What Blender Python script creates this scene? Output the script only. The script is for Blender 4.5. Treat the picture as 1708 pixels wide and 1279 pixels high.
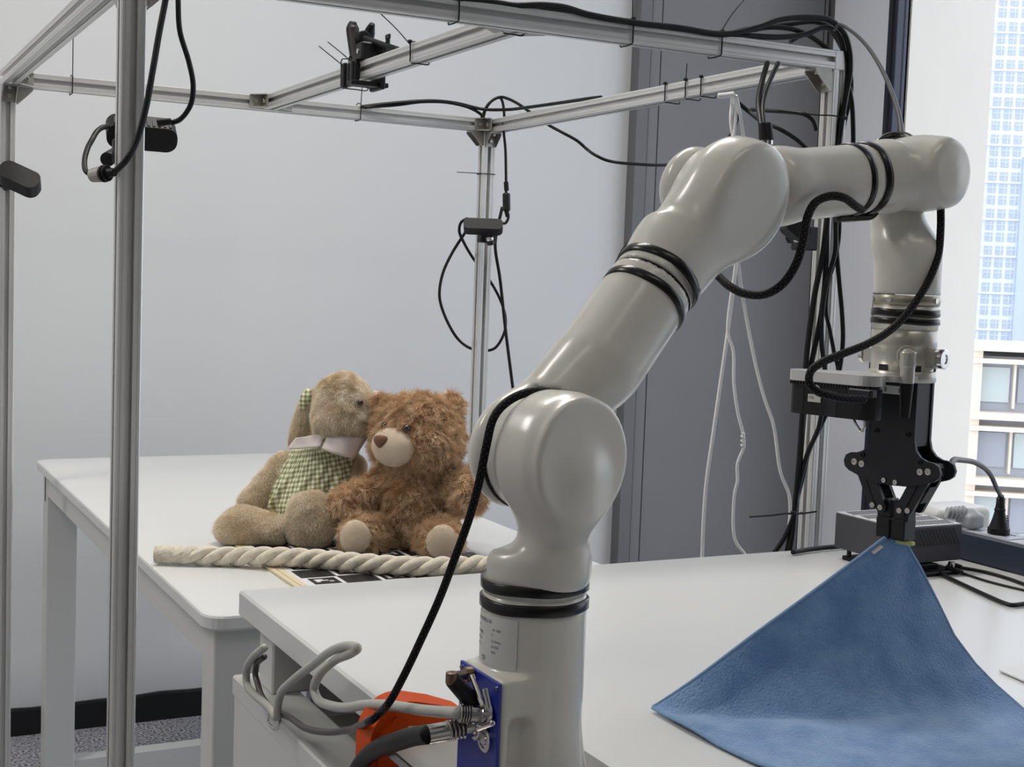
import bpy, math, random
import numpy as np
from mathutils import Matrix, Vector
random.seed(7); rng = np.random.default_rng(7)
for _o in list(bpy.data.objects): bpy.data.objects.remove(_o)
SC = bpy.context.scene
COL = SC.collection

# ---------------------------------------------------------------- camera
IW, IH = 1708.0, 1279.0
CC = np.array([854.0, 639.5])
V1 = np.array([5300.0, 630.0]); V2 = np.array([-312.0, 424.0])   # vanishing points of the room's two horizontal axes
FPX = math.sqrt(-float(np.dot(V1-CC, V2-CC)))
def _cd(p):
    v = np.array([p[0]-CC[0], -(p[1]-CC[1]), -FPX]); return v/np.linalg.norm(v)
_d1, _d2 = _cd(V1), _cd(V2)
_d2 = _d2-_d1*np.dot(_d1, _d2); _d2 /= np.linalg.norm(_d2)
RW = np.array([_d1, _d2, np.cross(_d1, _d2)])
CAMO = np.array([0.0, 0.0, 1.2])
cam = bpy.data.cameras.new('camera'); camo = bpy.data.objects.new('camera', cam); COL.objects.link(camo)
cam.sensor_fit = 'HORIZONTAL'; cam.sensor_width = 36.0; cam.lens = FPX/IW*36.0
cam.clip_start = 0.02; cam.clip_end = 2000
_m = Matrix.Identity(4)
for i in range(3):
    for j in range(3): _m[i][j] = RW[i][j]
    _m[i][3] = CAMO[i]
camo.matrix_world = _m
SC.camera = camo

# ---------------------------------------------------------------- sky, exposure
SC.view_settings.view_transform = 'Standard'; SC.view_settings.look = 'None'
SC.view_settings.gamma = 1.0; SC.view_settings.use_curve_mapping = False
SC.view_settings.exposure = -0.17
world = bpy.data.worlds.new('sky'); SC.world = world; world.use_nodes = True
_nt = world.node_tree; _bg = _nt.nodes['Background']
_tc = _nt.nodes.new('ShaderNodeTexCoord'); _sx = _nt.nodes.new('ShaderNodeSeparateXYZ'); _cr = _nt.nodes.new('ShaderNodeValToRGB')
_nt.links.new(_tc.outputs['Generated'], _sx.inputs[0]); _nt.links.new(_sx.outputs['Z'], _cr.inputs[0]); _nt.links.new(_cr.outputs[0], _bg.inputs[0])
_cr.color_ramp.elements[0].position = 0.0; _cr.color_ramp.elements[0].color = (0.92, 0.955, 1.0, 1)
_cr.color_ramp.elements[1].position = 0.6; _cr.color_ramp.elements[1].color = (0.82, 0.90, 1.0, 1)
_bg.inputs[1].default_value = 2.5
def area_light(name, loc, sx, sy, power, col, rot=(0, 0, 0)):
    l = bpy.data.lights.new(name, 'AREA'); l.shape = 'RECTANGLE'; l.size = sx; l.size_y = sy; l.energy = power; l.color = col
    o = bpy.data.objects.new(name, l); o.location = loc; o.rotation_euler = rot; COL.objects.link(o); return o
# ceiling troffers of the office (their own diffusers are built further down)
LAMPS = [(-1.2, 2.2), (0.9, 2.2), (-1.2, 0.0), (0.9, 0.0), (-1.2, -2.0), (0.9, -2.0)]
for i, (lx, ly) in enumerate(LAMPS):
    area_light('ceiling_lamp_light', (lx, ly, 2.86), 1.1, 0.28, 30 if ly > 2 else (3 if ly > -1 else 0.5), (1.0, 0.955, 0.89))

# ---------------------------------------------------------------- helpers
def P(x, y, d):
    v = np.array([x-CC[0], -(y-CC[1]), -FPX])/FPX
    return CAMO + (RW@v)*d
def _ray(x, y): return RW@(np.array([x-CC[0], -(y-CC[1]), -FPX])/FPX)
def PX(x, y, X): r = _ray(x, y); return CAMO+r*(X/r[0])
def PY(x, y, Y): r = _ray(x, y); return CAMO+r*(Y/r[1])
def PZ(x, y, Z): r = _ray(x, y); return CAMO+r*((Z-CAMO[2])/r[2])
def lin(c):
    out = []
    for v in c:
        v = v/255.0
        out.append(v/12.92 if v <= 0.04045 else ((v+0.055)/1.055)**2.4)
    return out
def N(v): v = np.asarray(v, float); return v/np.linalg.norm(v)
def basis(ax):
    ax = N(ax); t = np.array([0, 0, 1.0]) if abs(ax[2]) < 0.9 else np.array([1.0, 0, 0])
    b = N(np.cross(ax, t)); c = np.cross(ax, b); return b, c, ax

MATS = {}
def mat(name, rgb, rough=0.5, metal=0.0, var=0.0, vscale=8.0, bump=0.0, bscale=200.0, spec=0.5, sheen=0.0, coat=0.0, emit=0.0, rgb2=None, stretch=None):
    m = bpy.data.materials.new(name); m.use_nodes = True; nt = m.node_tree; b = nt.nodes['Principled BSDF']
    c = lin(rgb)
    b.inputs['Base Color'].default_value = (*c, 1); b.inputs['Roughness'].default_value = rough; b.inputs['Metallic'].default_value = metal
    b.inputs['Specular IOR Level'].default_value = spec
    if sheen: b.inputs['Sheen Weight'].default_value = sheen
    if coat: b.inputs['Coat Weight'].default_value = coat; b.inputs['Coat Roughness'].default_value = 0.15
    if emit:
        b.inputs['Emission Color'].default_value = (*c, 1); b.inputs['Emission Strength'].default_value = emit
    tc = nt.nodes.new('ShaderNodeTexCoord'); src = tc.outputs['Object']
    if stretch:
        mp = nt.nodes.new('ShaderNodeMapping'); mp.inputs['Scale'].default_value = stretch; nt.links.new(src, mp.inputs[0]); src = mp.outputs[0]
    n = nt.nodes.new('ShaderNodeTexNoise'); n.inputs['Scale'].default_value = vscale; n.inputs['Detail'].default_value = 5; nt.links.new(src, n.inputs['Vector'])
    r = nt.nodes.new('ShaderNodeValToRGB'); nt.links.new(n.outputs[0], r.inputs[0]); nt.links.new(r.outputs[0], b.inputs['Base Color'])
    if rgb2 is None:
        lo = [max(0, x*(1-var)) for x in c]; hi = [min(1, x*(1+var)) for x in c]
    else: lo, hi = c, lin(rgb2)
    r.color_ramp.elements[0].position = 0.35; r.color_ramp.elements[0].color = (*lo, 1)
    r.color_ramp.elements[1].position = 0.65; r.color_ramp.elements[1].color = (*hi, 1)
    if bump:
        n2 = nt.nodes.new('ShaderNodeTexNoise'); n2.inputs['Scale'].default_value = bscale; n2.inputs['Detail'].default_value = 3; nt.links.new(src, n2.inputs['Vector'])
        bp = nt.nodes.new('ShaderNodeBump'); bp.inputs['Strength'].default_value = bump; bp.inputs['Distance'].default_value = 0.002
        nt.links.new(n2.outputs[0], bp.inputs['Height']); nt.links.new(bp.outputs[0], b.inputs['Normal'])
    MATS[name] = m; return m

WL = {}
def tag(o, label=None, cat=None, group=None, kind=None):
    if label: o['label'] = label
    if cat: o['category'] = cat
    if group: o['group'] = group
    if kind: o['kind'] = kind
    return o
def thing(name, loc, label, cat, group=None):
    o = bpy.data.objects.new(name, None); o.empty_display_size = 0.02; COL.objects.link(o)
    o.location = tuple(float(v) for v in loc); WL[o.name] = np.array(loc, float)
    return tag(o, label, cat, group)
def obj(name, vf, m, parent=None, smooth=False, uv=None):
    v, f = vf[0], vf[1]
    v = np.asarray(v, float).reshape(-1, 3)
    if parent is not None: org = WL[parent.name]
    else:
        lo, hi = v.min(0), v.max(0); org = np.array([(lo[0]+hi[0])/2, (lo[1]+hi[1])/2, lo[2]])
    me = bpy.data.meshes.new(name)
    me.from_pydata((v-org).tolist(), [], [list(map(int, q)) for q in f])
    if len(vf) > 2 and vf[2] is not None:
        uvl = me.uv_layers.new(name='UVMap'); li = np.zeros(len(me.loops), int); me.loops.foreach_get('vertex_index', li)
        uvl.data.foreach_set('uv', np.asarray(vf[2], float)[li].ravel())
    me.update()
    if smooth: me.polygons.foreach_set('use_smooth', [True]*len(me.polygons))
    if m is not None: me.materials.append(m)
    o = bpy.data.objects.new(name, me); COL.objects.link(o)
    if parent is not None: o.parent = parent
    else: o.location = org.tolist()
    WL[o.name] = org
    return o
def struct(name, vf, m, parent=None, smooth=False):
    o = obj(name, vf, m, parent, smooth)
    if parent is None: o['kind'] = 'structure'
    return o
def join(*parts):
    V, F, U = [], [], []; k = 0; hasuv = all(len(p) > 2 and p[2] is not None for p in parts)
    for p in parts:
        V.append(np.asarray(p[0], float).reshape(-1, 3)); F += [[int(i)+k for i in q] for q in p[1]]; k += len(V[-1])
        if hasuv: U.append(p[2])
    return (np.vstack(V), F, np.vstack(U) if hasuv else None)
def box(lo, hi, bev=0.0):
    lo = np.array(lo, float); hi = np.array(hi, float)
    return obox((lo+hi)/2, np.eye(3), (hi-lo)/2, bev)
def obox(c, axes, half, bev=0.0):
    """box with chamfered edges; axes rows are unit vectors"""
    c = np.array(c, float); A = np.array(axes, float); h = np.array(half, float)
    if bev <= 0:
        s = np.array([[-1,-1,-1],[1,-1,-1],[1,1,-1],[-1,1,-1],[-1,-1,1],[1,-1,1],[1,1,1],[-1,1,1]], float)
        F = [(0,3,2,1),(4,5,6,7),(0,1,5,4),(1,2,6,5),(2,3,7,6),(3,0,4,7)]
        return (c+(s*h)@A, F)
    bev = min(bev, h.min()*0.9)
    V = []; idx = {}
    for sx in (-1, 1):
        for sy in (-1, 1):
            for sz in (-1, 1):
                s = np.array([sx, sy, sz])
                for k in range(3):
                    p = s*(h-bev); p = p.astype(float); p[k] = s[k]*h[k]
                    idx[(sx, sy, sz, k)] = len(V); V.append(p)
    F = []
    for k in range(3):
        i, j = (k+1) % 3, (k+2) % 3
        for sk in (-1, 1):
            q = []
            for (a, b) in ((-1,-1),(1,-1),(1,1),(-1,1)):
                s = [0,0,0]; s[k] = sk; s[i] = a; s[j] = b; q.append(idx[(*s, k)])
            F.append(q if sk > 0 else q[::-1])
    for k in range(3):
        i, j = (k+1) % 3, (k+2) % 3
        for a in (-1, 1):
            for b in (-1, 1):
                s0 = [0,0,0]; s0[i] = a; s0[j] = b; s0[k] = -1; s1 = list(s0); s1[k] = 1
                q = [idx[(*s0, i)], idx[(*s1, i)], idx[(*s1, j)], idx[(*s0, j)]]
                F.append(q if a*b < 0 else q[::-1])
    for sx in (-1, 1):
        for sy in (-1, 1):
            for sz in (-1, 1):
                q = [idx[(sx, sy, sz, 0)], idx[(sx, sy, sz, 1)], idx[(sx, sy, sz, 2)]]
                F.append(q if sx*sy*sz > 0 else q[::-1])
    return (c+np.array(V)@A, F)
def lathe(prof, org, ax, seg=40, cap=True):
    """prof: list of (t along axis, radius)"""
    b, c, a = basis(ax); org = np.array(org, float); V = []; F = []
    th = np.linspace(0, 2*math.pi, seg, endpoint=False); n = len(prof)
    for t, r in prof:
        for k in th: V.append(org+a*t+(b*math.cos(k)+c*math.sin(k))*r)
    for i in range(n-1):
        for k in range(seg):
            k2 = (k+1) % seg; F.append((i*seg+k, i*seg+k2, (i+1)*seg+k2, (i+1)*seg+k))
    if cap: F.append(list(range(seg))[::-1]); F.append([(n-1)*seg+k for k in range(seg)])
    return (np.array(V), F)
def rod(p0, p1, r, r1=None, bev=0.0, seg=24):
    p0 = np.array(p0, float); p1 = np.array(p1, float); r1 = r if r1 is None else r1
    L = np.linalg.norm(p1-p0)
    if bev > 0: pr = [(0, r-bev), (bev*0.3, r-bev*0.3), (bev, r), (L-bev, r1), (L-bev*0.3, r1-bev*0.3), (L, r1-bev)]
    else: pr = [(0, r), (L, r1)]
    return lathe(pr, p0, p1-p0, seg)
def smoothpath(pts, n):
    pts = np.array(pts, float)
    if len(pts) < 3: t = np.linspace(0, 1, n)[:, None]; return pts[0]*(1-t)+pts[-1]*t
    d = np.r_[0, np.cumsum(np.maximum(np.linalg.norm(np.diff(pts, axis=0), axis=1), 1e-6)**0.5)]
    P0 = np.vstack([2*pts[0]-pts[1], pts, 2*pts[-1]-pts[-2]])
    T = np.r_[d[0]-(d[1]-d[0]), d, d[-1]+(d[-1]-d[-2])]
    out = []
    for s in np.linspace(0, d[-1], n):
        i = min(max(int(np.searchsorted(d, s, 'right'))-1, 0), len(pts)-2)
        t0, t1, t2, t3 = T[i:i+4]; p0, p1, p2, p3 = P0[i:i+4]
        A1 = (t1-s)/(t1-t0)*p0+(s-t0)/(t1-t0)*p1; A2 = (t2-s)/(t2-t1)*p1+(s-t1)/(t2-t1)*p2; A3 = (t3-s)/(t3-t2)*p2+(s-t2)/(t3-t2)*p3
        B1 = (t2-s)/(t2-t0)*A1+(s-t0)/(t2-t0)*A2; B2 = (t3-s)/(t3-t1)*A2+(s-t1)/(t3-t1)*A3
        out.append((t2-s)/(t2-t1)*B1+(s-t1)/(t2-t1)*B2)
    return np.array(out)
def sweep(path, r, seg=10, cap=True):
    path = np.array(path, float); n = len(path)
    r = np.full(n, r) if np.isscalar(r) else np.interp(np.linspace(0, 1, n), np.linspace(0, 1, len(r)), r)
    T = np.gradient(path, axis=0); T /= np.maximum(np.linalg.norm(T, axis=1), 1e-9)[:, None]
    b, c, _ = basis(T[0]); V = []; F = []; U = []; s = 0
    th = np.linspace(0, 2*math.pi, seg+1)
    for i in range(n):
        if i: 
            b = b-T[i]*np.dot(b, T[i]); b = N(b); s += np.linalg.norm(path[i]-path[i-1])
        c = np.cross(T[i], b)
        for j, k in enumerate(th):
            V.append(path[i]+(b*math.cos(k)+c*math.sin(k))*r[i]); U.append((j/seg, s))
    m = seg+1
    for i in range(n-1):
        for j in range(seg): F.append((i*m+j, i*m+j+1, (i+1)*m+j+1, (i+1)*m+j))
    if cap: F.append(list(range(seg))[::-1]); F.append([(n-1)*m+j for j in range(seg)])
    return (np.array(V), F, np.array(U))
def tube(pts, r, seg=10, n=None):
    n = n or max(12, len(pts)*7)
    return sweep(smoothpath(pts, n), r, seg)
def prism(poly, org, ex, ey, ez, h):
    """extrude a 2-D polygon (x along ex, y along ey) by h along ez"""
    poly = np.array(poly, float); n = len(poly); org = np.array(org, float)
    base = org+poly[:, :1]*np.array(ex)+poly[:, 1:2]*np.array(ey)
    V = np.vstack([base, base+np.array(ez)*h]); F = [list(range(n))[::-1], [n+i for i in range(n)]]
    for i in range(n): F.append((i, (i+1) % n, n+(i+1) % n, n+i))
    return (V, F)
def rrect(w, h, r, k=6):
    out = []
    for cx, cy, a0 in ((w/2-r, h/2-r, 0), (-w/2+r, h/2-r, 90), (-w/2+r, -h/2+r, 180), (w/2-r, -h/2+r, 270)):
        for i in range(k+1):
            a = math.radians(a0+90*i/k); out.append((cx+r*math.cos(a), cy+r*math.sin(a)))
    return out
# ---- signed distance modelling
def sd_cap(p, a, b, ra, rb):
    a = np.array(a, float); b = np.array(b, float); ba = b-a; t = np.clip(((p-a)@ba)/(ba@ba), 0, 1)
    return np.linalg.norm(p-a-t[..., None]*ba, axis=-1)-(ra+(rb-ra)*t)
def sd_cyl(p, a, b, r, rnd=0.004):
    a = np.array(a, float); b = np.array(b, float); L = np.linalg.norm(b-a); u = (b-a)/L; m = (a+b)/2
    q = p-m; t = q@u; d = np.linalg.norm(q-t[..., None]*u, axis=-1)
    dx = d-(r-rnd); dy = np.abs(t)-(L/2-rnd)
    return np.minimum(np.maximum(dx, dy), 0)+np.sqrt(np.maximum(dx, 0)**2+np.maximum(dy, 0)**2)-rnd
def sd_ell(p, c, rad, ax=None):
    q = p-np.array(c, float)
    if ax is not None: q = q@np.array(ax).T
    rad = np.array(rad, float); k0 = np.linalg.norm(q/rad, axis=-1); k1 = np.linalg.norm(q/rad**2, axis=-1)
    return k0*(k0-1)/np.maximum(k1, 1e-9)
def sd_box(p, c, half, ax=None, rnd=0.003):
    q = p-np.array(c, float)
    if ax is not None: q = q@np.array(ax).T
    q = np.abs(q)-(np.array(half, float)-rnd)
    return np.linalg.norm(np.maximum(q, 0), axis=-1)+np.minimum(q.max(-1), 0)-rnd
def smin(a, b, k):
    h = np.clip(0.5+0.5*(b-a)/k, 0, 1); return b*(1-h)+a*h-k*h*(1-h)
def smax(a, b, k): return -smin(-a, -b, k)
def net(fn, lo, hi, h):
    lo = np.array(lo, float); hi = np.array(hi, float); n = np.ceil((hi-lo)/h).astype(int)+1
    ax = [lo[i]+np.arange(n[i])*h for i in range(3)]
    G = np.stack(np.meshgrid(*ax, indexing='ij'), -1); val = fn(G)
    s = val < 0; cnt = np.zeros(tuple(n-1), int)
    offs = [(i, j, k) for i in (0, 1) for j in (0, 1) for k in (0, 1)]
    def sub(A, o): return A[o[0]:n[0]-1+o[0], o[1]:n[1]-1+o[1], o[2]:n[2]-1+o[2]]
    for o in offs: cnt += sub(s, o)
    act = (cnt > 0) & (cnt < 8); idx = -np.ones(act.shape, int); ids = np.argwhere(act); idx[act] = np.arange(len(ids))
    vv = np.stack([sub(val, o)[act] for o in offs], 1); acc = np.zeros((len(ids), 3)); num = np.zeros(len(ids)); O = np.array(offs, float)
    for a in range(8):
        for b in range(a+1, 8):
            if np.abs(O[a]-O[b]).sum() != 1: continue
            m = (vv[:, a] < 0) != (vv[:, b] < 0); t = vv[m, a]/(vv[m, a]-vv[m, b])
            acc[m] += O[a]+t[:, None]*(O[b]-O[a]); num[m] += 1
    V = lo+(ids+acc/num[:, None])*h; F = []
    for a in range(3):
        b, c = (a+1) % 3, (a+2) % 3
        sl0 = [slice(None)]*3; sl1 = [slice(None)]*3; sl0[a] = slice(0, n[a]-1); sl1[a] = slice(1, n[a])
        ch = s[tuple(sl0)] != s[tuple(sl1)]; e = np.argwhere(ch); e = e[(e[:, b] > 0) & (e[:, c] > 0) & (e[:, b] < n[b]-1) & (e[:, c] < n[c]-1)]
        inside = s[tuple(e.T)]; q = []
        for db, dc in ((-1, -1), (0, -1), (0, 0), (-1, 0)):
            w = e.copy(); w[:, b] += db; w[:, c] += dc; q.append(idx[tuple(w.T)])
        q = np.stack(q, 1); q[~inside] = q[~inside][:, ::-1]; F.append(q)
    F = np.vstack(F)
    for _ in range(2):
        f0 = fn(V); g = np.stack([(fn(V+d)-f0)/1e-5 for d in np.eye(3)*1e-5], -1); g2 = np.maximum((g*g).sum(-1), 0.05)
        V = V-(f0/g2)[:, None]*g*0.9
    return (V, F)
def tri_areas(V, F):
    F = np.asarray(F); a = np.cross(V[F[:, 1]]-V[F[:, 0]], V[F[:, 2]]-V[F[:, 0]]); b = np.cross(V[F[:, 2]]-V[F[:, 0]], V[F[:, 3]]-V[F[:, 0]])
    return np.linalg.norm(a, axis=1)+np.linalg.norm(b, axis=1), a+b
def vnoise(p, sc, seed):
    r = np.random.default_rng(seed); out = np.zeros(p.shape)
    for k in range(5):
        w = r.normal(size=(3, 3)); w /= np.linalg.norm(w, axis=1)[:, None]; ph = r.uniform(0, 6.28, 3); out += np.sin((p@w.T)*sc*(1+0.35*k)+ph)/(1+0.3*k)
    return out/2.5
def fur(name, vf, m, parent, count, length, rad=0.00022, comb=(0, 0, -0.5), curl=0.6, csc=90.0, mask=None, seed=1, steps=5, jitter=0.35):
    V = np.asarray(vf[0]); F = np.asarray(vf[1]); A, Nn = tri_areas(V, F); r = np.random.default_rng(seed)
    fi = r.choice(len(F), count, p=A/A.sum()); u = r.uniform(size=(count, 2))
    q = V[F[fi]]; p = (q[:, 0]*(1-u[:, :1])+q[:, 1]*u[:, :1])*(1-u[:, 1:])+(q[:, 3]*(1-u[:, :1])+q[:, 2]*u[:, :1])*u[:, 1:]
    nn = Nn[fi]; nn /= np.maximum(np.linalg.norm(nn, axis=1), 1e-12)[:, None]
    if mask is not None: k = mask(p, nn); p, nn = p[k], nn[k]
    c = len(p); L = length*r.uniform(0.6, 1.1, c)
    d = nn+np.array(comb)+curl*vnoise(p, csc, seed+5)+r.normal(size=(c, 3))*jitter*0.5; d /= np.linalg.norm(d, axis=1)[:, None]
    bend = curl*vnoise(p, csc*1.6, seed+9)+np.array(comb)*0.6+r.normal(size=(c, 3))*jitter*0.5
    pts = np.zeros((c, steps, 3))
    for i in range(steps):
        t = i/(steps-1); pts[:, i] = p-nn*0.0008+(d*t+bend*t*t*0.6)*L[:, None]
    hc = bpy.data.hair_curves.new(name); hc.add_curves([steps]*c)
    pts -= WL[parent.name]
    hc.attributes['position'].data.foreach_set('vector', pts.reshape(-1).astype(np.float32))
    ra = hc.attributes.get('radius') or hc.attributes.new('radius', 'FLOAT', 'POINT')
    ra.data.foreach_set('value', np.tile(np.linspace(rad, rad*0.35, steps), c).astype(np.float32))
    hc.materials.append(m)
    o = bpy.data.objects.new(name, hc); COL.objects.link(o); o.parent = parent; o['kind'] = 'stuff'; WL[o.name] = WL[parent.name]
    return o
def text_mesh(s, size, ex, ey, org, ez, lift=0.0002, fold=None, align='LEFT'):
    cu = bpy.data.curves.new('lettering', 'FONT'); cu.body = s; cu.size = size; cu.align_x = align; cu.resolution_u = 2
    o = bpy.data.objects.new('lettering', cu); COL.objects.link(o)
    dg = bpy.context.evaluated_depsgraph_get(); me = bpy.data.meshes.new_from_object(o.evaluated_get(dg))
    v = np.array([x.co[:] for x in me.vertices]).reshape(-1, 3); f = [list(p.vertices) for p in me.polygons]
    bpy.data.objects.remove(o); bpy.data.curves.remove(cu); bpy.data.meshes.remove(me)
    if fold: return (np.array([fold(p[0], p[1]) for p in v]), f)
    return (np.array(org)+v[:, :1]*np.array(ex)+v[:, 1:2]*np.array(ey)+np.array(ez)*lift, f)

# ---------------------------------------------------------------- materials
M_wall = mat('painted_wall', (208, 210, 212), 0.55, var=0.01, vscale=1.2, bump=0.03, bscale=60)
M_wallrear = mat('grey_rear_wall', (130, 130, 132), 0.6)
M_ceil = mat('ceiling_white', (225, 225, 222), 0.8)
M_carpet = mat('speckled_carpet', (58, 58, 62), 0.95, rgb2=(200, 198, 205), vscale=150, bump=0.6, bscale=300)
M_base = mat('black_skirting', (16, 17, 20), 0.35)
M_greypanel = mat('grey_door_laminate', (116, 116, 119), 0.5, var=0.03, vscale=2)
M_greyframe = mat('grey_door_frame', (102, 103, 106), 0.5)
M_seam = mat('dark_seam', (28, 28, 32), 0.6)
M_mull = mat('window_frame_dark', (58, 62, 78), 0.35, metal=0.3)
M_mullwall = mat('white_window_pier', (236, 238, 246), 0.5)
M_alu = mat('anodised_aluminium', (214, 214, 212), 0.36, metal=0.65, var=0.03, vscale=3, stretch=(1, 1, 1))
M_bracket = mat('cast_aluminium', (172, 170, 164), 0.42, metal=0.75, var=0.08, vscale=60, bump=0.05)
M_steel = mat('bolt_steel', (190, 186, 180), 0.25, metal=1.0)
M_desk = mat('white_desk_laminate', (218, 219, 218), 0.28, var=0.008, vscale=2, spec=0.5)
M_desk2 = mat('white_desk_steel', (205, 206, 204), 0.4, var=0.01)
M_tray = mat('cable_tray_steel', (196, 198, 188), 0.5)
M_robot = mat('robot_white_paint', (211, 209, 201), 0.27, var=0.03, vscale=9, spec=0.5, coat=0.25)
def _scuffs(m, pos):
    nt = m.node_tree; b = nt.nodes['Principled BSDF']; src = b.inputs['Base Color'].links[0].from_socket
    tc = nt.nodes.new('ShaderNodeTexCoord'); n = nt.nodes.new('ShaderNodeTexNoise'); n.inputs['Scale'].default_value = 42; n.inputs['Detail'].default_value = 3
    n2 = nt.nodes.new('ShaderNodeTexNoise'); n2.inputs['Scale'].default_value = 9
    mu = nt.nodes.new('ShaderNodeMath'); mu.operation = 'MULTIPLY'; r = nt.nodes.new('ShaderNodeValToRGB'); mx = nt.nodes.new('ShaderNodeMix'); mx.data_type = 'RGBA'
    nt.links.new(tc.outputs['Object'], n.inputs['Vector']); nt.links.new(tc.outputs['Object'], n2.inputs['Vector'])
    nt.links.new(n.outputs[0], mu.inputs[0]); nt.links.new(n2.outputs[0], mu.inputs[1]); nt.links.new(mu.outputs[0], r.inputs[0])
    r.color_ramp.elements[0].position = 0.400; r.color_ramp.elements[0].color = (0, 0, 0, 1); r.color_ramp.elements[1].position = 0.47; r.color_ramp.elements[1].color = (0.5, 0.5, 0.5, 1)
    nt.links.new(r.outputs[0], mx.inputs[0]); nt.links.new(src, mx.inputs[6]); mx.inputs[7].default_value = (*lin((120, 116, 110)), 1); nt.links.new(mx.outputs[2], b.inputs['Base Color'])
_scuffs(M_robot, None)
M_tape = mat('black_glossy_tape', (14, 11, 12), 0.28, spec=0.4)
M_flange = mat('flange_warm_grey_metal', (190, 187, 178), 0.34, metal=0.55, var=0.02)
M_collar = mat('collar_metal', (168, 162, 148), 0.35, metal=0.6)
M_blue = mat('connector_panel_blue', (32, 48, 150), 0.35, var=0.08)
M_chrome = mat('polished_metal', (205, 203, 200), 0.16, metal=1.0)
M_bronze = mat('bronze_metal', (128, 108, 92), 0.35, metal=0.9)
M_blk = mat('black_plastic', (15, 15, 18), 0.5, var=0.1, spec=0.35)
M_blkmetal = mat('black_anodised_metal', (33, 34, 38), 0.45, metal=0.1, spec=0.4, var=0.08, vscale=30)
M_rub = mat('black_cable_rubber', (13, 13, 16), 0.5, spec=0.3)
M_orange = mat('orange_clamp_plastic', (200, 72, 0), 0.55, var=0.06, spec=0.2)
M_greycab = mat('grey_cable_jacket', (178, 178, 172), 0.4)
M_darkgreycab = mat('dark_grey_cable_jacket', (76, 70, 70), 0.4)
M_whitecab = mat('white_cable_jacket', (225, 225, 225), 0.4)
M_label = mat('label_silver_paper', (206, 206, 202), 0.45)
M_ink = mat('black_print', (40, 38, 36), 0.6)
M_platesteel = mat('base_plate_steel', (168, 164, 158), 0.3, metal=0.85)
M_box = mat('charcoal_metal_box', (76, 76, 83), 0.4, metal=0.4)
M_boxtop = mat('box_grille_top', (206, 206, 212), 0.35, metal=0.2)
M_strip = mat('slate_blue_plastic', (44, 54, 72), 0.4)
M_striptop = mat('socket_face_plastic', (176, 180, 190), 0.4)
M_wplast = mat('white_charger_plastic', (228, 228, 228), 0.35)
M_cableboot = mat('grey_plug_plastic', (176, 180, 186), 0.4)
M_card = mat('white_card', (225, 226, 228), 0.5)
M_wood = mat('pale_board_edge', (214, 200, 168), 0.6, var=0.08, vscale=30, stretch=(1, 0.1, 1))
M_board = mat('white_print_board', (222, 222, 222), 0.5)
M_bblack = mat('black_print_square', (28, 27, 28), 0.4)
M_rope = mat('cotton_rope', (220, 211, 194), 0.9, var=0.08, vscale=120, bump=0.5, bscale=700)
M_ropeend = mat('rope_end_tape', (212, 204, 186), 0.7, var=0.12, vscale=150, bump=0.3, bscale=400)
M_furbrown = mat('brown_plush_skin', (156, 118, 84), 0.9)
M_furtan = mat('tan_plush_skin', (184, 166, 138), 0.9)
M_cream = mat('cream_velour', (222, 206, 184), 0.85, sheen=0.4, bump=0.2, bscale=900)
M_nosebr = mat('brown_velour_nose', (112, 72, 52), 0.85, sheen=0.3)
M_eye = mat('dark_glass_eye', (30, 18, 12), 0.08, coat=1.0)
M_collarp = mat('pale_pink_cotton', (214, 202, 200), 0.8, bump=0.25, bscale=500)
M_mattag = mat('yellow_green_tag', (196, 200, 130), 0.7)
def hairmat(name, a, b, sc=60):
    m = mat(name, a, 0.75, rgb2=b, vscale=sc, spec=0.15); return m
M_hbrown = hairmat('brown_plush_fur', (206, 172, 134), (236, 210, 178), 45)
M_htan = hairmat('tan_plush_fur', (230, 214, 188), (246, 236, 218), 40)
M_hcream = hairmat('cream_pile', (228, 212, 190), (238, 226, 208), 60)
# braided sleeve: dark weave with pale flecks, from the tube's own UVs
def braid_mat():
    m = mat('braided_black_sleeve', (18, 17, 20), 0.65, spec=0.2); nt = m.node_tree; b = nt.nodes['Principled BSDF']
    uv = nt.nodes.new('ShaderNodeUVMap'); s = nt.nodes.new('ShaderNodeSeparateXYZ'); nt.links.new(uv.outputs[0], s.inputs[0])
    def wave(sign):
        a = nt.nodes.new('ShaderNodeMath'); a.operation = 'MULTIPLY'; a.inputs[1].default_value = 5*2*math.pi; nt.links.new(s.outputs[0], a.inputs[0])
        c = nt.nodes.new('ShaderNodeMath'); c.operation = 'MULTIPLY'; c.inputs[1].default_value = sign*1300.0; nt.links.new(s.outputs[1], c.inputs[0])
        d = nt.nodes.new('ShaderNodeMath'); d.operation = 'ADD'; nt.links.new(a.outputs[0], d.inputs[0]); nt.links.new(c.outputs[0], d.inputs[1])
        e = nt.nodes.new('ShaderNodeMath'); e.operation = 'SINE'; nt.links.new(d.outputs[0], e.inputs[0]); return e
    w1, w2 = wave(1), wave(-1); mm = nt.nodes.new('ShaderNodeMath'); mm.operation = 'MINIMUM'; nt.links.new(w1.outputs[0], mm.inputs[0]); nt.links.new(w2.outputs[0], mm.inputs[1])
    r = nt.nodes.new('ShaderNodeValToRGB'); nt.links.new(mm.outputs[0], r.inputs[0]); r.color_ramp.elements[0].position = 0.25; r.color_ramp.elements[0].color = (*lin((14, 13, 15)), 1)
    r.color_ramp.elements[1].position = 0.75; r.color_ramp.elements[1].color = (*lin((62, 60, 62)), 1); nt.links.new(r.outputs[0], b.inputs['Base Color'])
    return m
M_braid = braid_mat()
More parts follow.
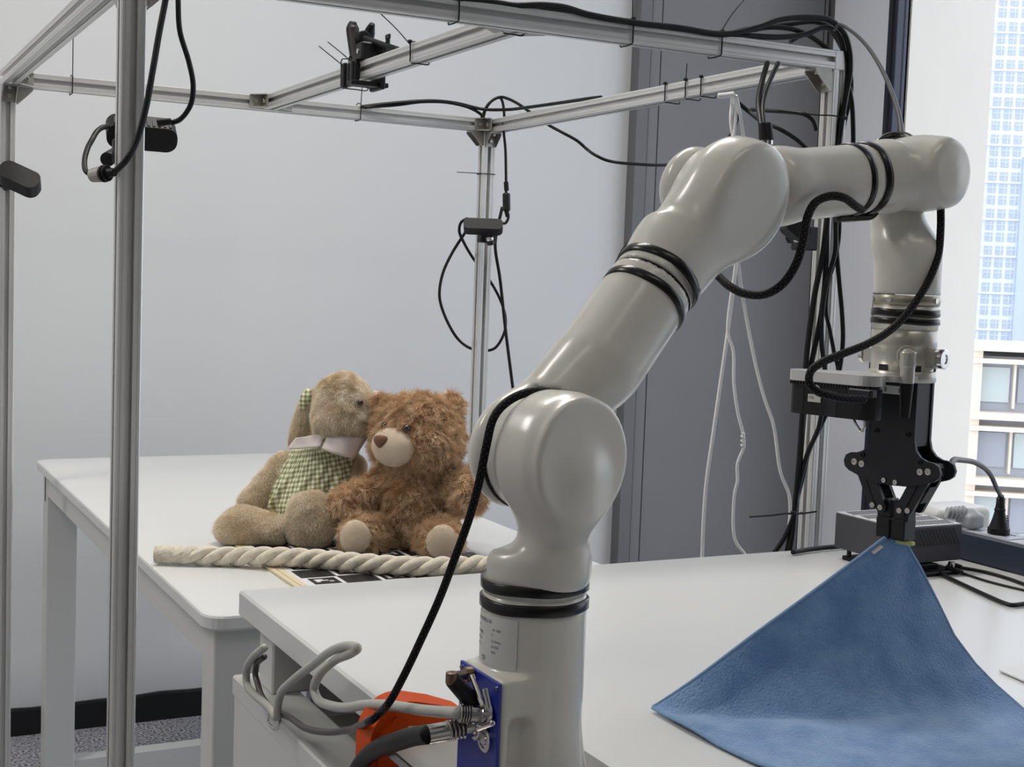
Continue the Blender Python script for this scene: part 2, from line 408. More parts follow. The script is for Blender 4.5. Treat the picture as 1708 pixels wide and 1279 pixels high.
def gingham_mat():
    m = mat('green_gingham_cotton', (200, 200, 170), 0.85, bump=0.2, bscale=500); nt = m.node_tree; b = nt.nodes['Principled BSDF']
    uv = nt.nodes.new('ShaderNodeUVMap'); s = nt.nodes.new('ShaderNodeSeparateXYZ'); nt.links.new(uv.outputs[0], s.inputs[0])
    def st(i):
        a = nt.nodes.new('ShaderNodeMath'); a.operation = 'MULTIPLY'; a.inputs[1].default_value = 1/0.0078; nt.links.new(s.outputs[i], a.inputs[0])
        f = nt.nodes.new('ShaderNodeMath'); f.operation = 'FRACT'; nt.links.new(a.outputs[0], f.inputs[0])
        g = nt.nodes.new('ShaderNodeMath'); g.operation = 'GREATER_THAN'; g.inputs[1].default_value = 0.5; nt.links.new(f.outputs[0], g.inputs[0]); return g
    g1, g2 = st(0), st(1); a = nt.nodes.new('ShaderNodeMath'); a.operation = 'ADD'; nt.links.new(g1.outputs[0], a.inputs[0]); nt.links.new(g2.outputs[0], a.inputs[1])
    h = nt.nodes.new('ShaderNodeMath'); h.operation = 'MULTIPLY'; h.inputs[1].default_value = 0.5; nt.links.new(a.outputs[0], h.inputs[0])
    r = nt.nodes.new('ShaderNodeValToRGB'); r.color_ramp.interpolation = 'CONSTANT'; nt.links.new(h.outputs[0], r.inputs[0])
    e = r.color_ramp.elements; e[0].position = 0; e[0].color = (*lin((238, 238, 224)), 1); e[1].position = 0.4; e[1].color = (*lin((186, 188, 150)), 1)
    k = e.new(0.8); k.color = (*lin((134, 138, 92)), 1); nt.links.new(r.outputs[0], b.inputs['Base Color']); return m
M_ging = gingham_mat()
def towel_mat():
    m = mat('blue_microfibre', (108, 144, 190), 0.95, rgb2=(132, 166, 206), vscale=35, bump=0.9, bscale=420, sheen=0.35, spec=0.1); return m
M_towel = towel_mat()
M_hem = mat('blue_hem_thread', (120, 152, 190), 0.8, bump=0.5, bscale=600)
def glass_mat():
    m = bpy.data.materials.new('window_glass'); m.use_nodes = True; nt = m.node_tree; nt.nodes.remove(nt.nodes['Principled BSDF'])
    t = nt.nodes.new('ShaderNodeBsdfTransparent'); t.inputs[0].default_value = (0.95, 0.95, 0.955, 1); g = nt.nodes.new('ShaderNodeBsdfGlossy'); g.inputs['Roughness'].default_value = 0.02
    lw = nt.nodes.new('ShaderNodeLayerWeight'); lw.inputs[0].default_value = 0.5; pw = nt.nodes.new('ShaderNodeMath'); pw.operation = 'POWER'; pw.inputs[1].default_value = 5.0; nt.links.new(lw.outputs['Facing'], pw.inputs[0]); f = nt.nodes.new('ShaderNodeMath'); f.operation = 'MULTIPLY_ADD'; f.inputs[1].default_value = 0.6; f.inputs[2].default_value = 0.03; nt.links.new(pw.outputs[0], f.inputs[0]); x = nt.nodes.new('ShaderNodeMixShader')
    nt.links.new(f.outputs[0], x.inputs[0]); nt.links.new(t.outputs[0], x.inputs[1]); nt.links.new(g.outputs[0], x.inputs[2]); nt.links.new(x.outputs[0], nt.nodes['Material Output'].inputs[0]); return m
M_glass = glass_mat()
# ================================================================ room shell
WY = 3.58; WXR = 2.943; WXL = -2.6; WYB = -2.8; CZ = 2.9
DX0, DX1 = 2.205, 2.94       # grey door zone on the back wall
struct('floor', box((WXL-0.1, WYB-0.1, -0.1), (WXR+0.12, WY+0.12, 0)), M_carpet)
struct('ceiling', box((WXL-0.1, WYB-0.1, CZ), (WXR+0.12, WY+0.12, CZ+0.1)), M_ceil)
struct('wall_back', box((WXL-0.1, WY, 0), (WXR+0.12, WY+0.12, CZ)), M_wall)
struct('wall_left', box((WXL-0.1, WYB, 0), (WXL, WY, CZ)), M_wall)
struct('wall_rear', box((WXL-0.1, WYB-0.12, 0), (WXR+0.12, WYB, CZ)), M_wallrear)
struct('wall_right', join(box((WXR, 3.285, 0), (WXR+0.12, WY, CZ)), box((WXR, WYB, 0), (WXR+0.12, 0.1, CZ))), M_mullwall)  # second box: unseen solid stretch, added to cut daylight from the camera side
# torn, slightly wavy top edge of the black skirting
bx = np.linspace(WXL, DX0, 60); V = []; F = []
for i, x in enumerate(bx):
    zt = 0.072+0.0025*math.sin(x*9)+0.002*math.sin(x*31+1)
    V += [(x, WY-0.012, 0), (x, WY-0.012, zt-0.006), (x, WY-0.008, zt), (x, WY, zt)]
    if i: 
        k = 4*i
        for j in range(3): F.append((k-4+j, k+j, k+j+1, k-3+j))
struct('baseboard_back', (V, F), M_base)
# small marks on the white wall
# grey door
dr = struct('door_1', box((DX0+0.045, WY-0.03, 0.01), (2.925, WY-0.002, 2.88)), M_greypanel)
obj('door_frame', join(box((DX0, WY-0.045, 0), (DX0+0.04, WY-0.001, 2.89))), M_greyframe, dr)
obj('seam', box((DX0+0.04, WY-0.034, 0), (DX0+0.0485, WY-0.02, 2.89)), M_seam, dr)
xs = [PY(1345, 600, WY-0.03)[0], PY(1368, 600, WY-0.03)[0]]
obj('seam', box((DX0+0.085, WY-0.0315, 0), (DX0+0.087, WY-0.028, 2.89)), M_seam, dr)
obj('seam', box((xs[0]-0.0015, WY-0.0315, 0), (xs[0]+0.0015, WY-0.028, 2.89)), M_seam, dr)
obj('seam', box((xs[1]-0.005, WY-0.0325, 0), (xs[1]+0.005, WY-0.028, 2.89)), M_seam, dr)
obj('door_jamb', box((xs[1]+0.012, WY-0.04, 0), (2.938, WY-0.001, 2.89)), M_greyframe, dr)

# window wall
w = struct('window_1', box((WXR+0.02, 0.1, 0.02), (WXR+0.028, 3.243, CZ-0.02)), M_glass)
def mull(y0, y1): 
    fr = obj('window_frame', join(box((WXR-0.004, y0, 0), (WXR+0.04, y1, CZ), 0.002)), M_mull, w)
    return fr
fr = mull(3.243, 3.285)
obj('frame_groove', box((WXR-0.006, 3.258, 0), (WXR-0.0035, 3.266, CZ)), M_seam, w)
for y in (1.62, 0.1): mull(y, y+0.06)
obj('sill', box((WXR-0.03, 0.1, 0), (WXR+0.09, 3.243, 0.06)), M_mull, w)
obj('head', box((WXR-0.03, 0.1, CZ-0.06), (WXR+0.09, 3.243, CZ)), M_mull, w)
# ceiling troffers (give off the light set up at the top)
M_diff = mat('lamp_diffuser', (255, 246, 232), 0.5, emit=1.6)
lab = ['near the back wall, left', 'near the back wall, right', 'mid room, left', 'mid room, right', 'rear of room, left', 'rear of room, right']
for i, (lx, ly) in enumerate(LAMPS):
    t = thing('ceiling_lamp', (lx, ly, CZ), 'recessed rectangular ceiling light '+lab[i], 'lamp', 'ceiling lights of the office')
    obj('lamp_frame', join(box((lx-0.62, ly-0.2, CZ-0.02), (lx+0.62, ly-0.17, CZ)), box((lx-0.62, ly+0.17, CZ-0.02), (lx+0.62, ly+0.2, CZ)),
        box((lx-0.62, ly-0.17, CZ-0.02), (lx-0.59, ly+0.17, CZ)), box((lx+0.59, ly-0.17, CZ-0.02), (lx+0.62, ly+0.17, CZ))), M_ceil, t)
    obj('diffuser', box((lx-0.59, ly-0.17, CZ-0.008), (lx+0.59, ly+0.17, CZ)), M_diff, t)

# ---------------------------------------------------------------- outside
M_pier = mat('cream_stone_pier', (236, 230, 220), 0.8, var=0.01)
M_tow = mat('tower_white_cladding', (228, 234, 246), 0.7)
M_tglass = mat('tower_window_glass', (186, 194, 208), 0.6)
M_towb = mat('tower_blue_bay', (198, 208, 224), 0.6)
M_bband = mat('cream_concrete_band', (232, 220, 202), 0.8)
M_bgl = mat('hazy_office_glass', (160, 164, 174), 0.5)
M_bgl2 = mat('curtained_office_glass', (190, 200, 200), 0.4)
M_gnd = mat('distant_street', (170, 178, 190), 0.9)
M_low = mat('pale_blue_glazing', (160, 186, 212), 0.4, rgb2=(170, 196, 190), vscale=0.3)
tag(obj('building_pier', join(box((2.990, 3.245, -3), (3.325, 4.4, 6)), box((2.990, 3.238, -3), (3.335, 3.26, 6))), M_pier), 'cream stone pier standing just outside the window', 'pier')
struct('ground_street', box((20, -200, -42), (900, 900, -40)), M_gnd)
def facade(px0, px1, dpt):   # horizontal run of a facade seen between two pixel columns at one distance
    a = P(px0, 640, dpt); b = P(px1, 640, dpt); return a, b
# tower
D = 330.0
a = P(1560, 470, D); ex = N([RW[0][0], RW[1][0], 0]); nn = N(np.array([-RW[0][2], -RW[1][2], 0]))   # nn points away from the camera
base = np.array([a[0], a[1], 0.0]); up = np.array([0, 0, 1.0])
tw = thing('tower_block', base+up*-40, 'tall pale blue and white residential tower with gridded windows', 'building')
Wd = 34.0
obj('tower_body', obox(base+ex*(Wd/2)+nn*10+up*45, np.array([ex, nn, up]), (Wd/2, 10, 85)), M_tow, tw)
obj('tower_bay', obox(base+ex*21.3-nn*0.1+up*(-10), np.array([ex, nn, up]), (2.2, 1.0, 45)), M_towb, tw)
flr = 2.95; colw = 2.75; winm = None
k = 0
for j in range(-4, 37):
    for i in range(1, 9):
        x = 1.2+i*colw; 
        if j < 14 and 19 < x < 23.6: continue
        if x < 8 or k >= 290: continue
        z = j*flr-11
        if z > 92: continue
        if winm is None:
            v, f = join(obox((0, 0, 0), np.array([ex, nn, up]), (0.95, 0.12, 1.05)), obox((0.0, 0, 0)+ex*0.2-nn*0.15, np.array([ex, nn, up]), (0.07, 0.1, 1.05)), obox(np.array((0.0, 0, 0.2))-nn*0.15, np.array([ex, nn, up]), (0.95, 0.1, 0.07)))[:2]
            me = bpy.data.meshes.new('window'); me.from_pydata(v.tolist(), [], f); me.materials.append(M_tglass); me.materials.append(M_tow)
            for pi, pl in enumerate(me.polygons): pl.material_index = 0 if pi < 6 else 1
            winm = me
        o = bpy.data.objects.new('window', winm); COL.objects.link(o); o.parent = tw
        o.location = (base+ex*x-nn*0.05+up*(z if j % 3 else z+0.25)-WL[tw.name]).tolist(); k += 1
for j in range(-4, 37, 3):
    obj('floor_band', obox(base+ex*(Wd/2)-nn*0.2+up*(j*flr-11-1.45), np.array([ex, nn, up]), (Wd/2, 0.25, 0.22)), M_tow, tw)
# nearer office block
D2 = 82.0
pl_ = P(1622, 640, D2); b2 = np.array([pl_[0], pl_[1], 0.0])
ang = math.radians(-9); ex2 = N(ex*math.cos(ang)+nn*math.sin(ang)); nn2 = N(np.cross(up, ex2)); 
if nn2@nn < 0: nn2 = -nn2
ob = thing('office_block', b2+up*-40, 'cream banded office block with broad glazed floors seen below the tower', 'building')
top = P(1640, 580, D2)[2]
obj('office_core', obox(b2+ex2*7.2+nn2*6+up*((top-40)/2-0.2), np.array([ex2, nn2, up]), (6.9, 5.2, (top+40)/2-0.3)), M_bgl, ob)
FH = 3.95
for j in range(0, 5):
    zt = top-j*FH
    for dz, hh in ((0, 0.22 if j else 0.16), (-0.75, 0.14)):
        obj('concrete_band', obox(b2+ex2*7.2+nn2*5.5+up*(zt+dz+(0.0 if j == 0 else -0.1)), np.array([ex2, nn2, up]), (7.25, 5.9, hh)), M_bband, ob)
    for i in range(3):
        obj('window', obox(b2+ex2*(1.2+i*2.6)+nn2*0.75+up*(zt-2.2), np.array([ex2, nn2, up]), (1.05, 0.1, 1.05)), M_bgl2 if (i+j) % 2 == 0 else M_bgl, ob)
        obj('mullion', obox(b2+ex2*(2.5+i*2.6)+nn2*0.6+up*(zt-2.2), np.array([ex2, nn2, up]), (0.07, 0.2, 1.4)), M_bband, ob)
obj('corner_column', obox(b2+ex2*0.15+nn2*0.3+up*(top/2-20), np.array([ex2, nn2, up]), (0.35, 0.4, top/2+20)), M_bband, ob)
# low glazed building between pier and office block
D3 = 140.0
c3 = P(1600, 668, D3); b3 = np.array([c3[0], c3[1], 0.0])
lb = thing('low_building', b3+up*-40, 'low pale blue glazed building with cream roof edge beside the office block', 'building')
obj('glazed_wall', obox(b3+ex*3+nn*5+up*((c3[2]-40)/2-0.6), np.array([ex, nn, up]), (6, 5, (c3[2]+40)/2-0.4)), M_low, lb)
obj('roof_edge', obox(b3+ex*3+nn*4.8+up*(c3[2]-0.5), np.array([ex, nn, up]), (6.3, 5.3, 0.55)), M_bband, lb)
obj('roof_ledge', obox(b3+ex*3+nn*4.8+up*(c3[2]+0.6), np.array([ex, nn, up]), (6.0, 5.0, 0.2)), M_bband, lb)
for i in range(6): obj('mullion', obox(b3+ex*(-2.5+i*1.7)-nn*0.1+up*(c3[2]-12), np.array([ex, nn, up]), (0.09, 0.12, 10.8)), M_tow, lb)

# ================================================================ aluminium frame
FW = 0.03
def tslot(p0, p1, parent, nm='post', up_=None):
    p0 = np.array(p0, float); p1 = np.array(p1, float); a = N(p1-p0)
    t = np.array([0, 0, 1.0]) if abs(a[2]) < 0.9 else np.array([0, 1.0, 0])
    b = N(np.cross(a, t)); c = np.cross(a, b); h = FW/2; out = []
    side = [(-h+0.0015, -h), (-0.0105, -h), (-0.0100, -h+0.0006), (-0.0095, -h), (-0.0042, -h), (-0.0042, -h+0.0022), (-0.0082, -h+0.0022), (-0.0082, -h+0.0038), (-0.0042, -h+0.0085), (0.0042, -h+0.0085), (0.0082, -h+0.0038), (0.0082, -h+0.0022), (0.0042, -h+0.0022), (0.0042, -h), (0.0095, -h), (0.0100, -h+0.0006), (0.0105, -h), (h-0.0015, -h)]
    for k in range(4):
        cs, sn = [(1, 0), (0, 1), (-1, 0), (0, -1)][k]
        for x, y in side: out.append((x*cs-y*sn, x*sn+y*cs))
    return obj(nm, prism(out, p0, b, c, a, np.linalg.norm(p1-p0)), M_alu, parent)
ZB = 1.56
C1, C2, C3, C4 = (0.344, 1.712), (0.343, 2.897), (1.4015, 2.9), (1.430, 1.712)
fm = thing('aluminium_frame', (0.9, 2.3, 0.0), 'large open box frame of slotted aluminium profile standing around the tables', 'frame')
for c in (C1, C2, C3, C4): tslot((c[0], c[1], 0.012), (c[0], c[1], ZB-FW/2 if c is not C4 else ZB-FW/2), fm, 'post')
for c in (C1, C2, C3, C4): obj('levelling_foot', join(rod((c[0], c[1], 0), (c[0], c[1], 0.01), 0.022, 0.016, seg=20), rod((c[0], c[1], 0.008), (c[0], c[1], 0.02), 0.004)), M_blk, fm)
def hz(p, q, nm='beam'): return tslot(p, q, fm, nm)
hz((C1[0], C1[1]+0.015, ZB), (C2[0], C2[1]+0.015, ZB))            # left
hz((C2[0]+0.015, C2[1], ZB), (C3[0]+0.015, C3[1], ZB-0.004))              # back
hz((1.409, C3[1]-0.015, ZB-0.007), (1.4365, C4[1]+0.015, ZB))    # right
hz((C1[0]-0.015, C1[1], ZB), (1.4165, C4[1], ZB))            # front
hz((0.875, C1[1]+0.015, ZB), (0.875, C2[1]-0.015, ZB))       # middle
obj('beam_end_cap', box((1.4170, C4[1]-0.015, ZB-FW/2), (1.446, C4[1]+0.015, ZB+FW/2), 0.001), M_alu, fm)
def bracket(corner, d1_, d2_, size=0.032):
    """cast corner bracket in the corner formed by two beam faces; legs along d1_ and d2_"""
    c = np.array(corner, float); e1 = N(d1_); e2 = N(d2_); e3 = np.cross(e1, e2); wd = 0.0135
    A = np.array([e1, e2, e3])
    p1 = obox(c+e1*size/2+e2*0.0015, A, (size/2, 0.0015, wd)); p2 = obox(c+e2*size/2+e1*0.0015, A, (0.0015, size/2, wd))
    g = []
    for s in (-1, 1): g.append(prism([(0.003, 0.003), (size, 0.003), (size, 0.006), (0.006, size), (0.003, size)], c+e3*(s*wd)-e3*(0.001 if s < 0 else 0.001), e1, e2, e3, 0.002))
    b = obj('corner_bracket', join(p1, p2, *g), M_bracket, fm)
    for dd, nn_ in ((e1, e2), (e2, e1)):
        q = c+dd*size*0.6+nn_*0.003
        bo = obj('bolt', rod(q, q+nn_*0.006, 0.0048, bev=0.0008, seg=16), M_steel, b)
    return b
X, Y, Z = np.eye(3)
h = FW/2
bracket((C2[0]+h, C2[1]-0.0, ZB-h), X, -Z)
bracket((C2[0], C2[1]-h, ZB-h), -Y, -Z)
bracket((C2[0]+h, C2[1]-h, ZB), X, -Y)
bracket((C3[0]-h, C3[1], ZB-h-0.004), -X, -Z)
bracket((C3[0], C3[1]-h, ZB-h-0.007), -Y, -Z)
bracket((C3[0]+h-0.026, C3[1]-h, ZB-0.005), -X, -Y, 0.03)
bracket((0.875-h, C2[1]-h, ZB), -X, -Y)
bracket((0.875+h, C2[1]-h, ZB), X, -Y)
bracket((0.875-h, C1[1]+h, ZB), -X, Y)
bracket((0.875+h, C1[1]+h, ZB), X, Y)
bracket((C4[0]-h, C4[1], ZB-h), -X, -Z, 0.034)
bracket((C4[0], C4[1]+h, ZB-h), Y, -Z)
bracket((C1[0]+h, C1[1], ZB-h), X, -Z)
bracket((C1[0], C1[1]+h, ZB-h), Y, -Z)

# ================================================================ tables
LT = thing('white_table', (0.8, 2.4, 0), 'long white laminate table at the back that the plush toys sit on', 'table')
x0, x1, y0, y1, zt = 0.453, 1.130, 1.722, 3.262, 0.75
pl = [(p[0]+(x0+x1)/2, p[1]+(y0+y1)/2) for p in rrect(x1-x0, y1-y0, 0.03)]
def slab(poly, z0, z1, r=0.004):
    n = len(poly); c = np.mean(poly, 0); V = []; F = []
    for zz, ins in ((z0, r), (z0+r, 0), (z1-r, 0), (z1-r*0.3, r*0.3), (z1, r)):
        for p in poly:
            d = np.array(p)-c; s = 1-ins/np.abs(d).max(); V.append((c[0]+d[0]*(1-ins/max(abs(d[0]), 0.01)), c[1]+d[1]*(1-ins/max(abs(d[1]), 0.01)), zz))
    for l in range(4):
        for i in range(n): F.append((l*n+i, l*n+(i+1) % n, (l+1)*n+(i+1) % n, (l+1)*n+i))
    F.append(list(range(n))[::-1]); F.append([4*n+i for i in range(n)]); return (V, F)
obj('tabletop', slab(pl, zt-0.022, zt), M_desk, LT)
for lx in (x0+0.016, x1-0.016-0.066):
    for ly in (y0+0.02, y1-0.02-0.06):
        obj('leg', join(box((lx, ly, 0.0), (lx+0.066, ly+0.06, zt-0.022), 0.002)), M_desk2, LT)
        s = obj('leg_slot', box((lx-0.0006, ly+0.022, 0.66), (lx+0.004, ly+0.034, 0.715)), M_seam, LT) if ly > 3 and lx < 0.6 else None
obj('apron', box((x0+0.018, y0+0.08, zt-0.075), (x0+0.034, y1-0.08, zt-0.022)), M_desk2, LT)
obj('apron', box((x1-0.034, y0+0.08, zt-0.075), (x1-0.018, y1-0.08, zt-0.022)), M_desk2, LT)
obj('apron', box((x0+0.08, y1-0.06, zt-0.075), (x1-0.08, y1-0.045, zt-0.022)), M_desk2, LT)
obj('stretcher', box((x0+0.08, y1-0.075, 0.0), (x1-0.08, y1-0.03, 0.055)), M_desk2, LT)
obj('stretcher', box((x0+0.08, y0+0.03, 0.0), (x1-0.08, y0+0.07, 0.055)), M_desk2, LT)

RT = thing('white_desk', (1.2, 0.9, 0), 'raised white desk in the foreground carrying the robot arm', 'table')
rx0, rx1, ry0, ry1, rz = 0.415, 1.95, 0.18, 1.445, 0.85
obj('tabletop', box((rx0, ry0, rz-0.028), (rx1, ry1, rz), 0.0025), M_desk, RT)
for (lx, ly) in ((rx0+0.012, ry1-0.09), (rx1-0.06, ry1-0.09), (rx1-0.06, ry0+0.03)):
    obj('leg', box((lx, ly, 0.0 if lx > 1 else 0.757), (lx+0.045, ly+0.048, rz-0.028), 0.002), M_desk2, RT)
obj('modesty_panel', box((rx0+0.06, ry1-0.075, 0.45), (rx1-0.06, ry1-0.06, rz-0.028)), M_desk2, RT)
obj('side_panel', join(box((rx0-0.004, ry0+0.05, 0.0), (rx0+0.02, ry1-0.005, 0.757), 0.002)), M_desk2, RT)
obj('panel_lip', join(box((rx0-0.0065, ry0+0.05, 0.735), (rx0+0.045, ry1-0.005, 0.7575), 0.002)), M_desk2, RT)
obj('cable_tray', join(box((rx0+0.046, ry0+0.05, 0.72), (rx0+0.19, ry1-0.08, 0.724)), box((rx0+0.188, ry0+0.05, 0.724), (rx0+0.192, ry1-0.08, rz-0.03))), M_tray, RT)
gp = [PX(x, y, rx0-0.006) for x, y in ((450, 1191), (449, 1204), (454, 1211), (462, 1214), (466, 1208), (465, 1192))]
obj('cable_hook', tube(gp, 0.0022, 8), M_chrome, RT)
# ================================================================ robot arm
BX, BY = 0.434, 0.800
A_ = N([0.336, -0.942, 0.0])            # joint axis of shoulder, elbow and wrist, pointing towards the near side
FW_ = -RW[:, 2]; RT_ = RW[:, 0]
S_ = np.array([BX, BY, 1.084])
def on_sphere(px, C, r):
    d = _ray(*px); m = CAMO-C; a = d@d; b = 2*m@d; c = m@m-r*r; D_ = max(b*b-4*a*c, 0)
    return CAMO+d*((-b+math.sqrt(D_))/2/a)
E_ = on_sphere((1194, 321), S_, 0.256)
W_ = on_sphere((1524, 290), E_, 0.21)
A_ = N(np.cross(N(E_-S_), [0, 0, 1])); 
if A_[1] > 0: A_ = -A_
u1 = N(E_-S_); u2 = N(W_-E_); UP = np.array([0, 0, 1.0])
A5 = N(A_-u2*np.dot(A_, u2)); A2w = N(np.cross(u2, UP)); A2w = A2w if A2w@A_ > 0 else -A2w
AE = N(np.cross(u1, u2)); AE = AE if AE@A_ > 0 else -AE
AE = N(A_-UP*0.20)
AW = N(A2w*0.35+A_*0.65)
RB = thing('robot_arm', (BX, BY, 0.85), 'white articulated robot arm with black tape bands bolted to the desk edge', 'robot arm')
obj('mounting_plate', box((BX-0.062, BY-0.085, 0.85), (BX+0.070, BY+0.11, 0.858), 0.001), M_platesteel, RB)
Bc = np.array([BX, BY, 0.0])
def base_fn(p):
    q = p-np.array([BX, BY, 0]); d = np.sqrt(q[..., 0]**2+q[..., 1]**2); z = p[..., 2]
    rr = 0.0357+0.0075*np.clip((0.905-z)/0.045, 0, 1)**1.6*np.clip(0.45+q[..., 0]/np.maximum(d, 1e-6), 0, 1)
    body = smax(d-rr, np.abs(z-0.9205)-0.0625, 0.003)
    bx_ = sd_box(p, (BX-0.023, BY-0.004, 0.900), (0.0165, 0.0295, 0.0415), rnd=0.003)
    r = smin(body, bx_, 0.006)
    for an in (-125, -35, 55, 145):
        an = math.radians(an); c = (BX+0.043*math.cos(an), BY+0.043*math.sin(an))
        gro = np.sqrt((p[..., 0]-c[0])**2+(p[..., 1]-c[1])**2)-0.0085
        gro = smax(gro, z-0.905-0.01, 0.008); r = smax(r, -gro, 0.004)
    return r
obj('base', net(base_fn, (BX-0.05, BY-0.05, 0.853), (BX+0.05, BY+0.05, 0.99), 0.0018), M_robot, RB, True)
for an in (-125, -35, 55, 145):
    an = math.radians(an); c = np.array([BX+0.0425*math.cos(an), BY+0.0425*math.sin(an), 0.858])
    obj('base_bolt', rod(c, c+UP*0.012, 0.0046, bev=0.0008, seg=16), M_steel, RB)
def band(name, c, ax, r, w, m=None, parent=None, wob=0.0):
    ax = N(ax); c = np.array(c, float); seg = 48; pr = [(-w/2, r-0.001), (-w/2, r+0.0002), (-w/2+0.0006, r+0.001), (w/2-0.0006, r+0.001), (w/2, r+0.0002), (w/2, r-0.001)]
    v, f = lathe(pr, c, ax, seg, cap=False)
    if wob:
        b, cc, a = basis(ax); q = v-c; th = np.arctan2(q@cc, q@b); v = v+np.outer(np.sin(th*2+wob*7)*0.0003+np.sin(th*5+wob)*0.0003, ax)
    return obj(name, (v, f), m or M_tape, parent or RB, True)
band('tape_band', (BX, BY, 0.985), UP, 0.0362, 0.0078, wob=1)
obj('joint_ring', lathe([(0.981, 0.0352), (0.9905, 0.0352), (0.9907, 0.0345), (0.9915, 0.0345), (0.9917, 0.0352), (1.001, 0.0352)], (BX, BY, 0), UP, 64, cap=False), M_robot, RB, True)
band('tape_band', (BX, BY, 0.9975), UP, 0.0359, 0.0072, wob=2)
# shoulder housing
def l1(p):
    c = sd_cyl(p, (BX, BY, 0.997), (BX, BY, 1.021), 0.0357, 0.0075)
    nk = sd_cap(p, np.array([BX, BY, 1.012])+A_*0.013, S_+A_*0.023-UP*0.012, 0.0245, 0.0218)
    r = smin(c, nk, 0.014)
    j = smin(smax(sd_cap(p, S_-A_*0.030, S_+A_*0.02, 0.0365, 0.0400), (p-S_)@A_-0.026, 0.004), sd_cyl(p, S_+A_*0.004, S_+A_*0.042, 0.0424, 0.0035), 0.014)
    return smax(smin(r, j, 0.016), -((p-(S_-A_*0.013))@A_), 0.001)
obj('shoulder_housing', net(l1, (BX-0.075, BY-0.085, 0.994), (BX+0.075, BY+0.065, 1.137), 0.002), M_robot, RB, True)
band('joint_seal', S_-A_*0.0145, A_, 0.0376, 0.0028)
T1 = 0.156
def l2(p):
    cap = sd_cyl(p, S_-A_*0.015, S_-A_*0.033, 0.0375, 0.012)
    bd = sd_cap(p, S_-A_*0.022+u1*0.0, S_-A_*0.014+u1*0.045, 0.029, 0.0265)
    tb0 = sd_cap(p, S_+u1*0.083-A_*0.002, S_+u1*0.21, 0.0320, 0.0312)
    r = smin(smin(cap, bd, 0.02), tb0, 0.028); r = smax(r, (p-(S_+u1*(T1-0.0005)))@u1, 0.001)
    return smax(r, -sd_cyl(p, S_-A_*0.0135, S_+A_*0.08, 0.0455, 0.001), 0.002)
lo = np.minimum(S_, S_+u1*T1)-0.06; hi = np.maximum(S_, S_+u1*T1)+0.055
obj('upper_arm_lower', net(l2, lo, hi, 0.0022), M_robot, RB, True)
band('tape_band', S_+u1*(T1-0.012), u1, 0.0318, 0.0066, wob=3)
band('tape_band', S_+u1*(T1+0.010), u1, 0.0318, 0.0072, wob=4)
band('joint_seal', S_+u1*T1, u1, 0.0303, 0.0012)
def l3(p):
    tb = sd_cyl(p, S_+u1*(T1+0.0004), S_+u1*0.20, 0.0315, 0.001)
    bd = sd_cap(p, S_+u1*0.192, E_+AE*0.018, 0.0310, 0.033)
    j = smin(sd_cyl(p, E_-AE*0.014, E_+AE*0.02, 0.0280, 0.001), sd_cyl(p, E_+AE*0.008, E_+AE*0.040, 0.0400, 0.007), 0.03)
    r = smin(smin(tb, bd, 0.01), j, 0.022)
    r = smax(r, (p-E_)@AE-0.0405, 0.007)
    return smax(smax(r, -((p-(S_+u1*(T1+0.0004)))@u1), 0.001), -((p-(E_-AE*0.014))@AE), 0.001)
lo = np.minimum(S_+u1*T1, E_)-0.06; hi = np.maximum(S_+u1*T1, E_)+0.06
obj('upper_arm_upper', net(l3, lo, hi, 0.0022), M_robot, RB, True)
band('joint_seal', E_-AE*0.0155, AE, 0.0276, 0.0028)
T2 = 0.150
def l4(p):
    cap = sd_cyl(p, E_-AE*0.016, E_-AE*0.033, 0.0275, 0.011)
    bd = sd_cap(p, E_-AE*0.016, E_-AE*0.002+u2*0.06, 0.026, 0.0285)
    tb = sd_cyl(p, E_+u2*0.055, E_+u2*(T2-0.0004), 0.028, 0.001)
    r = smin(smin(cap, bd, 0.018), tb, 0.012)
    return smax(r, -sd_cyl(p, E_-AE*0.0145, E_+AE*0.08, 0.0425, 0.001), 0.002)
lo = np.minimum(E_, E_+u2*T2)-0.055; hi = np.maximum(E_, E_+u2*T2)+0.05
obj('forearm', net(l4, lo, hi, 0.0022), M_robot, RB, True)
band('tape_band', E_+u2*(T2-0.013), u2, 0.0283, 0.0062, wob=5)
band('tape_band', E_+u2*(T2+0.004), u2, 0.0283, 0.0068, wob=6)
def l5(p):
    tb = sd_cyl(p, E_+u2*(T2+0.0004), W_-u2*0.03, 0.0280, 0.001)
    bd = sd_cap(p, W_-u2*0.032, W_+AW*0.008, 0.0275, 0.0272)
    j = sd_cyl(p, W_-AW*0.013, W_+AW*0.038, 0.0285, 0.0075)
    r = smin(smin(tb, bd, 0.01), j, 0.014)
    return smax(r, -((p-(E_+u2*(T2+0.0004)))@u2), 0.001)
lo = np.minimum(E_+u2*T2, W_)-0.05; hi = np.maximum(E_+u2*T2, W_)+0.05
obj('wrist_housing', net(l5, lo, hi, 0.002), M_robot, RB, True)
band('tape_band', W_-AW*0.0160, AW, 0.0292, 0.0085, wob=1.3)
